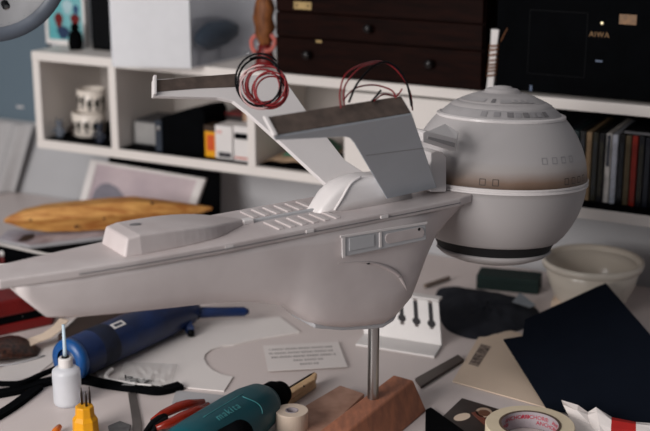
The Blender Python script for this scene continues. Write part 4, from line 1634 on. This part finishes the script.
# black straps
def strap(name, pts, w, th, m, label, cat, z=.0006, bumps=False):
    c = [P(x, y, z) for x, y in pts]
    c = spline(c, 8)
    rg = []
    for i, p in enumerate(c):
        t = c[min(i + 1, len(c) - 1)] - c[max(i - 1, 0)]
        t = t / np.linalg.norm(t)
        d = np.array([-t[1], t[0], 0]) * w / 2
        rg.append([p - d, p + d, p + d + UP * th, p - d + UP * th])
    o = obj(name, loft(B(), rg), m, bevel=0)
    return tag(o, label, cat)


strap('black_strap', [(-12, 398), (20, 392), (48, 384), (80, 382), (110, 387), (140, 391), (160, 393), (181, 388)], .019, .008, M_blackm, 'wide black strap running from the left edge past the bottle', 'strap')
strap('black_strip', [(-12, 424), (14, 408), (39, 389)], .016, .007, M_blackm, 'short black strip slanting down to the left edge under the strap', 'strip')
strap('black_cable', [(-10, 385), (20, 385), (40, 377), (56, 370), (61, 366)], .008, .006, M_blackm, 'thin black cable curving up to the blue tool', 'cable', z=.0088)

# bottle
bp0 = P(68, 403, 0.0005)
bot = thing('needle_bottle', bp0, 'small translucent squeeze bottle with a needle tip', 'bottle')
k_ = 1.86 / FPX
prb = [(0, .0), (13.5 * k_, 0), (14.6 * k_, .003), (14.8 * k_, .008), (14.8 * k_, 35 * k_), (14.2 * k_, 38 * k_), (11 * k_, 40.5 * k_), (7.2 * k_, 41.8 * k_), (6.8 * k_, 43 * k_)]
obj('body', lathe(B(), bp0, prb, 32), M_clear, bot, smooth=True)
obj('cap', lathe(B(), bp0 + UP * 42 * k_, [(0, 0), (7.6 * k_, 0), (7.4 * k_, 8.5 * k_), (6.4 * k_, 9.8 * k_), (0, 9.8 * k_)], 24), M_white, bot, smooth=False, bevel=.0005)
obj('collar', lathe(B(), bp0 + UP * 51.6 * k_, [(0, 0), (4.2 * k_, 0), (3.6 * k_, 2.0 * k_), (0, 2.0 * k_)], 16), M_gap, bot, label='black collar')
obj('needle_tip', lathe(B(), bp0 + UP * 53 * k_, [(0, 0), (2.4 * k_, 0), (2.0 * k_, 8 * k_), (1.6 * k_, 35 * k_), (0, 35 * k_)], 12), M_needle, bot, smooth=True, label='pale blue needle tip')

# yellow bit holder
yb = P(86, 434, .0005)
yh = thing('bit_holder', yb, 'yellow eight-sided drill bit holder at the bottom edge', 'bit holder')
k_ = 1.80 / FPX
yo = obj('body', lathe(B(), yb, [(0, 0), (13.5 * k_, 0), (13.8 * k_, 3 * k_), (13.2 * k_, 17 * k_), (10.2 * k_, 21 * k_), (9.6 * k_, 31 * k_), (8.4 * k_, 32 * k_), (0, 32 * k_)], 8), M_yellow, yh, bevel=.0012)
for x, y in ((82, 405), (86.5, 407), (90, 404)):
    c = P(x, y, 31.5 * k_)
    q = obj('drill_bit', tube(B(), [c - UP * .004, c + UP * .017, c + UP * (.027 if x != 86.5 else .024)], [.0018, .0017, .0007], 8), mat('bit_dark', (66, 58, 54), .35, metal=.8), None, smooth=True)
    tag(q, {82: 'leftmost thin drill bit in the yellow holder', 86.5: 'front middle thin drill bit in the yellow holder', 90: 'rightmost thin drill bit in the yellow holder'}[x], 'drill bit', 'drill bits in the yellow holder')
on = obj('orange_nut', tube(B(), [P(53, 436, .006), P(56, 431, .007), P(59.5, 426.5, .008)], [.006, .0055, .004], 12), M_orange, smooth=True)
tag(on, 'small orange plastic tip at the bottom edge beside the yellow holder', 'connector')
# steel file
sheet('steel_strip', [(128, 394), (136, 394), (142, 424), (142, 440), (133, 440), (132, 420)], .0005, .0024, mat('dull_steel', (120, 112, 108), .35, metal=.8), 'dull steel strip standing out below the black strap', 'file', bevel=.0004)
sheet('metal_clip', [(108, 428), (120, 423), (131, 427), (128, 440), (110, 440)], .0028, .004, mat('clip_grey', (110, 108, 108), .4, metal=.6, var=.4, scale=80), 'small grey metal clip at the bottom edge left of the steel strip', 'clip', bevel=.001)

# red handled pliers
pl_ = thing('pliers', P(175, 418, .003), 'pliers with translucent red handles left of the teal drill', 'pliers')
for pts, rr in (([(152, 421, .012), (163, 414, .016), (178, 407, .018), (188, 404, .016), (204, 402, .012)], [.004, .0065, .0075, .007, .005]),
                ([(156, 428, .012), (168, 424, .014), (182, 417, .016), (196, 411, .014), (208, 405, .012)], [.004, .0065, .0075, .007, .005])):
    obj('handle', tube(B(), [P(*p) for p in pts], rr, 14), M_redt, pl_, smooth=True)
obj('jaw', tube(B(), [P(164, 417, .012), P(154, 424, .011), P(147, 430, .008), P(141, 437, .006)], [.008, .0075, .004, .002], 10), M_black, pl_, smooth=True)
obj('jaw', tube(B(), [P(166, 421, .012), P(157, 427, .011), P(151, 433, .008)], [.007, .006, .002], 10), M_black, pl_, smooth=True)

# teal drill
zd = .040
d0, d1 = P(186, 452, zd), P(266, 402, zd)
axd = (d1 - d0) / np.linalg.norm(d1 - d0)
Ld = np.linalg.norm(d1 - d0)
drl = thing('cordless_drill', (d0 + d1) / 2 * np.array([1, 1, 0]), 'teal power drill with a black chuck lying at the bottom edge', 'drill')
rD = .0385
obj('housing', lathe(B(), d0, [(0, -.02), (rD * .8, -.018), (rD * .98, .0), (rD, .03), (rD, Ld * .6), (rD * .97, Ld * .78), (rD * .86, Ld * .93), (rD * .62, Ld * 1.02), (0, Ld * 1.03)], 40, axis=axd), M_teal, drl, smooth=True)
c1 = d1 + axd * .002
obj('chuck', lathe(B(), c1, [(0, 0), (.021, 0), (.0235, .006), (.0235, .022), (.020, .026), (.020, .030), (.017, .040), (.010, .046), (0, .046)], 28, axis=axd), M_blackm, drl, smooth=True, label='black chuck')
tpt = P(314, 374, .040)
# seams and lettering on the housing
dm = d0 + axd * Ld * .5
tcm = CAM - dm
tcm = tcm - axd * np.dot(tcm, axd)
tcm /= np.linalg.norm(tcm)
scm = np.cross(axd, tcm)
if scm[2] < 0:
    scm = -scm


def drill_pt(u, v, lift=.0006):
    a = v / rD
    return dm + axd * u + (tcm * math.cos(a) + scm * math.sin(a)) * (rD + lift)


bm = letters('makita', .0155, lambda x, y, h: drill_pt(x - .022, y + .012, .0002 + h), .0003, 1.25)
obj('brand_lettering', bm, M_teall, drl)
obj('seam', tube(B(), [drill_pt(u, .030, .0001) for u in np.linspace(-.06, .03, 12)], .0007, 6), M_teall, drl, smooth=True)
obj('seam', tube(B(), [drill_pt(.030 + .006 * math.sin(t), .012 - t * .009, .0001) for t in np.linspace(-1.5, 2.6, 12)], .0007, 6), M_teall, drl, smooth=True)
gp = [dm - axd * .050 - UP * .016, dm - axd * .060 + tcm * .05 - UP * .02, dm - axd * .075 + tcm * .10 - UP * .022]
obj('grip', tube(B(), gp, [.020, .018, .018], 18), M_blackm, drl, smooth=True)
# twist bit
bt0 = c1 + axd * .044
tip = P(314, 372.5, .048)
ab = (tip - bt0)
Lt = np.linalg.norm(ab)
ab /= Lt
xx, yy, zz = frame_of(ab)
rg = []
for i in range(30):
    u = i / 29
    r_ = .0027 * (1 if u < .93 else .4)
    an = u * 16
    rg.append([bt0 + ab * Lt * u + (xx * math.cos(an + t) * r_ + yy * math.sin(an + t) * r_ * .55) for t in np.linspace(0, 2 * math.pi, 8, endpoint=False)])
obj('twist_bit', loft(B(), rg), mat('bit_dark', (66, 58, 54)), drl, smooth=True)
# wooden peg beside the bit
pg = thing('clothes_peg', P(303, 390, .0), 'beige wooden peg lying behind the drill chuck', 'peg')
obj('jaw', slab(B(), [P(x, y, .012) for x, y in [(282, 398), (300, 386), (314, 377), (317, 379), (315, 385), (300, 394), (284, 405)]], .010), mat('peg_wood', (214, 180, 140), .7, rgb2=(196, 158, 116), stretch=(3, 3, 3)), pg, bevel=.002)
obj('jaw', slab(B(), [P(x, y, .0005) for x, y in [(284, 404), (300, 393), (314, 384), (316.5, 388), (302, 398), (288, 408)]], .0095), mat('peg_wood', (214, 180, 140)), pg, bevel=.002)
obj('pivot_pin', lathe(B(), P(304, 386, .0225), [(.0015, -.001), (.0015, .0006), (0, .001)], 8), M_gap, pg)

# small white tape roll
tpb = P(292, 437, .0005)
kz = 1.83 / FPX
tw = thing('small_tape_roll', tpb, 'small white tape roll standing beside the drill chuck', 'tape')
hT = .042
ro, ri_ = 16.5 * kz, 6.6 * kz
obj('tape', lathe(B(), tpb, [(ri_, 0), (ro, 0), (ro, hT), (ri_, hT), (ri_, 0)], 36), M_tapew, tw, smooth=False, bevel=.0008)
obj('core', lathe(B(), tpb, [(ri_ - .0015, 0), (ri_ - .0001, 0), (ri_ - .0001, hT + .0003), (ri_ - .0015, hT + .0003), (ri_ - .0015, 0)], 24), M_core, tw)

# ------------------------------------------------------------------ centre right
# white keyhole bracket
tl, tr2, brr, bll = P(352, 284, .062), P(441, 298, .062), P(441.5, 348, .006), P(372, 338, .006)
br_ = P(441.5, 347.5, .0005)
bl_ = P(364, 335.5, .0005)
hv = (br_ - bl_) / np.linalg.norm(br_ - bl_)
hb_ = np.array([-hv[1], hv[0], 0])
ntz = -hb_ * .95 + UP * .31
top_r = Pp(438.5, 302, br_, np.array(ntz))
dvec = top_r - br_
whb = thing('slotted_bracket', (br_ + bl_) / 2, 'white bent bracket with three keyhole slots standing behind the rod', 'bracket')
Lr = np.linalg.norm(br_ - bl_)
Hr = np.linalg.norm(dvec)
dv = dvec / Hr


def bp_(u, v, o=0.0):                # u metres left from the right end, v metres up the sloping plate
    return br_ - hv * u + dv * v + np.array(ntz) * o


def uv_of(x, y):
    w = Pp(x, y, br_, np.array(ntz))
    d = w - br_
    m_ = np.linalg.lstsq(np.stack([-hv, dv], axis=1), d, rcond=None)[0]
    return float(m_[0]), float(m_[1])


slots = [uv_of(431.5, 323.5), uv_of(416.5, 321), uv_of(402, 318)]
sw_, sr_ = .0036, .0072
bm = B()
TBK = .0035
edges_u = [-.0005]
segs = []
prev = 0.0
for (u, v) in slots:
    segs.append((prev, u - sw_))
    prev = u + sw_
segs.append((prev, Lr))
vtop = Hr
vlow = min(v for _, v in slots) - sr_ - .002


def pslab(bm, u0, u1, v0, v1):
    q = [(u0, v0), (u1, v0), (u1, v1), (u0, v1)]
    hexa(bm, [bp_(u, v) for u, v in q], [bp_(u, v, -TBK) for u, v in q])


for a, b_ in segs:
    pslab(bm, a, b_, vlow, vtop)
pslab(bm, 0, Lr, 0, vlow)
obj('plate', bm, M_white, whb)
for (u, v) in slots:
    b2 = B()
    q = [(u + sw_, vtop - .004), (u - sw_, vtop - .004)]
    q.append((u - sw_, v + sr_ * .75))
    for t in np.linspace(-.55, math.pi + .55, 16):
        q.append((u - sr_ * math.cos(t), v - sr_ * math.sin(t) * .9))
    q.append((u + sw_, v + sr_ * .75))
    plate(b2, [bp_(a, b_, .0002) for a, b_ in q], np.array(ntz) * .0006)
    obj('keyhole_slot', b2, mat('slot_shadow', (58, 56, 58), .9), whb, label='dark keyhole slot')
bm = B()
q = [bp_(-.001, vtop), bp_(Lr, vtop), bp_(Lr, vtop) + hb_ * .018, bp_(-.001, vtop) + hb_ * .018]
hexa(bm, q, [p + UP * .0045 for p in q])
obj('top_lip', bm, M_white, whb, bevel=.001)
bm = B()
fo = P(434.5, 358.5, .0005) - br_
q = [br_, bl_, bl_ + fo, br_ + fo]
hexa(bm, q, [p + UP * .004 for p in q])
obj('foot', bm, M_white, whb, bevel=.001)

sheet('flat_bar', [(415, 381), (458, 357), (464, 362), (421, 389)], .0005, .005, mat('bar_brown', (70, 58, 52), .45, var=.2), 'flat dark brown bar lying right of the wooden block', 'bar', bevel=.0006)
# thin sticks left of grey cloth
stk_ = obj('grey_stick', tube(B(), [P(425, 286, .006), P(449, 278, .006)], .0045, 8), mat('stick_brown', (112, 98, 88), .6), smooth=False)
tag(stk_, 'short brown-grey stick lying behind the bracket near the wall', 'stick')

# charcoal cloth
oc = [(436, 294), (449, 287), (481, 291), (514, 297), (533, 306), (540, 318), (522, 330), (504, 334), (478, 340), (454, 334), (441, 322)]
ctr_ = np.mean([P(x, y, 0) for x, y in oc], axis=0)
bm = B()
rnd = random.Random(11)
NR = 9
ringsv = []
op = spline([P(x, y, .0) for x, y in oc], 4, closed=True)
for j in range(NR):
    f_ = 1 - j / NR
    rw = []
    for i, p in enumerate(op):
        q = ctr_ + (p - ctr_) * f_
        h_ = .012 * (1 - f_ ** 3) + .004 * math.sin(i * .9 + j * 1.7) * (1 - f_) + .003 * rnd.random() * (1 if j else 0)
        rw.append(V(bm, q + UP * (.001 + max(0, h_))))
    ringsv.append(rw)
cv = V(bm, ctr_ + UP * .015)
for A_, B_ in zip(ringsv, ringsv[1:]):
    for i in range(len(A_)):
        face(bm, [A_[i], A_[(i + 1) % len(A_)], B_[(i + 1) % len(A_)], B_[i]])
for i in range(len(op)):
    face(bm, [ringsv[-1][i], ringsv[-1][(i + 1) % len(op)], cv])
gc = obj('folded_cloth', bm, M_greycl, smooth=True)
tag(gc, 'rumpled charcoal grey cloth between the white bracket and the bowl', 'cloth')
cw = obj('foil_wrap', loft(B(), [[P(512, 302, .018), P(520, 292.5, .024), P(536, 305, .020), P(530, 308, .019)], [P(512, 302, .0195), P(520, 292.5, .0265), P(536, 305, .022), P(530, 308, .021)]]), mat('pale_foil', (126, 132, 138), .4), smooth=False)
tag(cw, 'small pale grey scrap of wrapping lying on the charcoal cloth', 'wrapping')
# dark green box
gq0, gq1 = P(476, 289, 0), P(538, 295, 0)
gd = np.array([-(gq1 - gq0)[1], (gq1 - gq0)[0], 0])
gd = gd / np.linalg.norm(gd) * .05
gz = Pp(507, 278, gq0, gd / .05)[2]
gb = thing('green_box', (gq0 + gq1) / 2 + gd / 2, 'dark green box behind the charcoal cloth against the wall', 'box')
obj('body', slab(B(), [p + UP * .0005 for p in (gq0, gq1, gq1 + gd, gq0 + gd)], gz - .010), M_green, gb, bevel=.001)
obj('lid', slab(B(), [p + UP * (gz - .0092) for p in (gq0 - gd * .02, gq1 - gd * .02, gq1 + gd * 1.02, gq0 + gd * 1.02)], .010), M_green, gb, bevel=.001)

# bowl
kb_ = None
zr = .095
cb = P(593, 258.5, zr)
rB = 50.5 * float(np.dot(cb - CAM, [0, CP, -SP])) / FPX
cb0 = np.array([cb[0], cb[1], .0005])
bw = thing('bowl', cb0, 'cream ceramic bowl with a thick rim at right behind the dark card', 'bowl')
H = zr
obj('body', lathe(B(), cb0, [(0, .0), (rB * .55, 0), (rB * .58, .004), (rB * .72, H * .25), (rB * .86, H * .55), (rB * .93, H * .86), (rB * .90, H * .88), (rB * .86, H * .9), (rB * .78, H * .5), (rB * .6, H * .15), (0, H * .08)], 48), M_cream, bw, smooth=True)
obj('rim', lathe(B(), cb0, [(rB * .92, H * .84), (rB * .985, H * .86), (rB * 1.0, H * .93), (rB * .99, H * .985), (rB * .955, H), (rB * .90, H * .97), (rB * .87, H * .90)], 56), M_cream, bw, smooth=True)

# envelope
ev = [(452.5, 382), (486, 325), (521, 335), (560, 352), (556, 410), (547, 408)]
en = thing('envelope', P(500, 370, .0008), 'cream envelope with a dark printed stamp under the dark card', 'envelope')
obj('paper', slab(B(), [P(x, y, .0010) for x, y in [(452.5, 382), (486, 325), (521, 334), (522, 337), (506, 340), (575, 348), (556, 411)]], .0016), M_env, en)
obj('printed_stamp', slab(B(), [P(x, y, .0027) for x, y in [(468.5, 364), (481, 344), (491, 346.5), (478, 367)]], .0003), M_stamp, en, label='dark printed stamp block')

# navy card leaning on the bowl
nv = [(503.5, 339, .014), (522.5, 336, .017), (525, 319.5, .028), (597, 286.5, .046), (606, 283, .048), (668, 355, .022), (663, 428, .006), (647, 422, .0075), (613, 419, .007), (547, 408, .007)]
q0, q1, q2 = P(547, 408, .007), P(663, 428, .006), P(603, 284, .083)
nvn = np.cross(q1 - q0, q2 - q0)
nvn /= np.linalg.norm(nvn)
top_ = [Pp(x, y, q0, nvn) for x, y, z in nv]
nvo = obj('dark_card', plate(B(), top_, -UP * .0025), M_navy, smooth=False)
tag(nvo, 'large dark navy folder at right, lying over the envelope and tilted up to the bowl', 'folder')
crb = obj('small_box', slab(B(), [P(x, y, .020) - UP * .0195 for x, y in [(551, 301), (556, 292), (586, 292), (588, 301)]], .0195), M_env, bevel=.001)
tag(crb, 'small cream box in front of the bowl, half covered by the dark folder', 'box')
# coffee photo card
ph = thing('photo_card', P(470, 415, .001), 'dark brown photo card showing a white plate and cup beside the masking tape', 'card')
phq = [(441.5, 418), (462, 398.5), (500, 410), (480, 440), (455, 440)]
obj('card', slab(B(), [P(x, y, .0006) for x, y in phq], .0008), mat('photo_dark', (46, 32, 28), .35, rgb2=(30, 20, 18), scale=30), ph)


def ell(cx, cy, rx, ry, rot, m, nm, z):
    return obj(nm, slab(B(), [P(cx + rx * math.cos(t) * math.cos(rot) - ry * math.sin(t) * math.sin(rot), cy + rx * math.cos(t) * math.sin(rot) + ry * math.sin(t) * math.cos(rot), z) for t in np.linspace(0, 2 * math.pi, 20, endpoint=False)], .0002), m, ph)


ell(462, 417, 8.5, 3.6, -.2, M_env, 'printed_plate', .0015)
ell(484, 412.5, 8.5, 4.8, .1, mat('photo_beige', (186, 160, 138), .4), 'printed_cup', .0015)
ell(484, 413, 6.2, 3.2, .1, mat('photo_coffee', (104, 62, 40), .4), 'printed_drink', .0018)
obj('printed_napkin', slab(B(), [P(x, y, .0015) for x, y in [(471, 413), (477, 411), (489, 422), (484, 425)]], .0002), mat('photo_red_brown', (112, 56, 40), .4), ph)
sheet('black_remote', [(425.5, 412), (431, 409.5), (468, 436), (462, 444), (425, 444)], .0005, .005, M_blackm, 'black slab at the bottom edge right of the wooden block', 'slab', bevel=.002)

# masking tape
hM = .025
cm0 = P(530, 424.5, hM)
rM = 44.5 * float(np.dot(cm0 - CAM, [0, CP, -SP])) / FPX
rI = rM * .675
cm_ = np.array([cm0[0], cm0[1], .0008])
mt = thing('masking_tape', cm_, 'big roll of beige masking tape with red lettering inside its core', 'tape')
obj('tape', lathe(B(), cm_, [(rI, 0), (rM, 0), (rM, hM - .001), (rM - .001, hM), (rI, hM), (rI, 0)], 64), M_tape, mt, smooth=False)
core = obj('core', lathe(B(), cm_, [(rI - .0022, 0), (rI - .0001, 0), (rI - .0001, hM + .0004), (rI - .0022, hM + .0004), (rI - .0022, 0)], 64), M_core, mt, smooth=False)
obj('core_edge', lathe(B(), cm_, [(rI - .0024, hM + .0003), (rI + .0012, hM + .0003), (rI + .0012, hM + .0008), (rI - .0024, hM + .0008), (rI - .0024, hM + .0003)], 64), mat('edge_brown', (92, 74, 62), .7), mt)


def incore(az0, zc):
    def fn(x, y, h):
        a = math.radians(az0) - x / rI
        return cm_ + np.array([math.cos(a), math.sin(a), 0]) * (rI - .0024 - h) + UP * (zc + y)
    return fn


for az, z_ in ((70, .0165), (38, .0085), (112, .0165), (0, .0165), (160, .0085)):
    obj('brand_lettering', letters('ANCHOR®', .0088, incore(az, z_ - .002), .0001), M_textr, core)

# crumpled red and white wrapper
cr_px = [[(561.5, 400), (563, 404), (569, 416), (576, 440)], [(578, 405), (577, 410), (580, 420), (586, 440)], [(588, 412), (588, 415), (590, 424), (594, 440)],
         [(596, 407), (597, 412), (599, 424), (602, 440)], [(611.5, 417), (611.5, 420), (611, 428), (611, 440)], [(636, 422), (636, 424), (636, 430), (636, 440)], [(664, 424), (664, 427), (664, 432), (664, 440)]]
zz_ = [[.040, .030, .016, .002], [.034, .026, .014, .002], [.020, .020, .012, .002], [.034, .030, .018, .002], [.022, .024, .016, .002], [.018, .020, .014, .002], [.018, .018, .012, .002]]
wr = thing('wrapper', P(605, 440, .001), 'crumpled white wrapper with a red band in the bottom right corner', 'wrapper')
for nm, i0_, i1_, mm, lb in (('paper', 0, 4, M_paper, None), ('red_band', 4, 5, mat('wrapper_red', (176, 26, 22), .6), 'red band'), ('paper', 5, 6, M_paper, None)):
    bm = B()
    g = [[V(bm, P(x, y, z)) for (x, y), z in zip(cr_px[i], zz_[i])] for i in range(i0_, i1_ + 1)]
    gb_ = [[V(bm, P(x, y, z) - UP * .0012) for (x, y), z in zip(cr_px[i], zz_[i])] for i in range(i0_, i1_ + 1)]
    for i in range(len(g) - 1):
        for j in range(3):
            face(bm, [g[i][j], g[i + 1][j], g[i + 1][j + 1], g[i][j + 1]])
            face(bm, [gb_[i][j], gb_[i][j + 1], gb_[i + 1][j + 1], gb_[i + 1][j]])
    obj(nm, bm, mm, wr, label=lb)
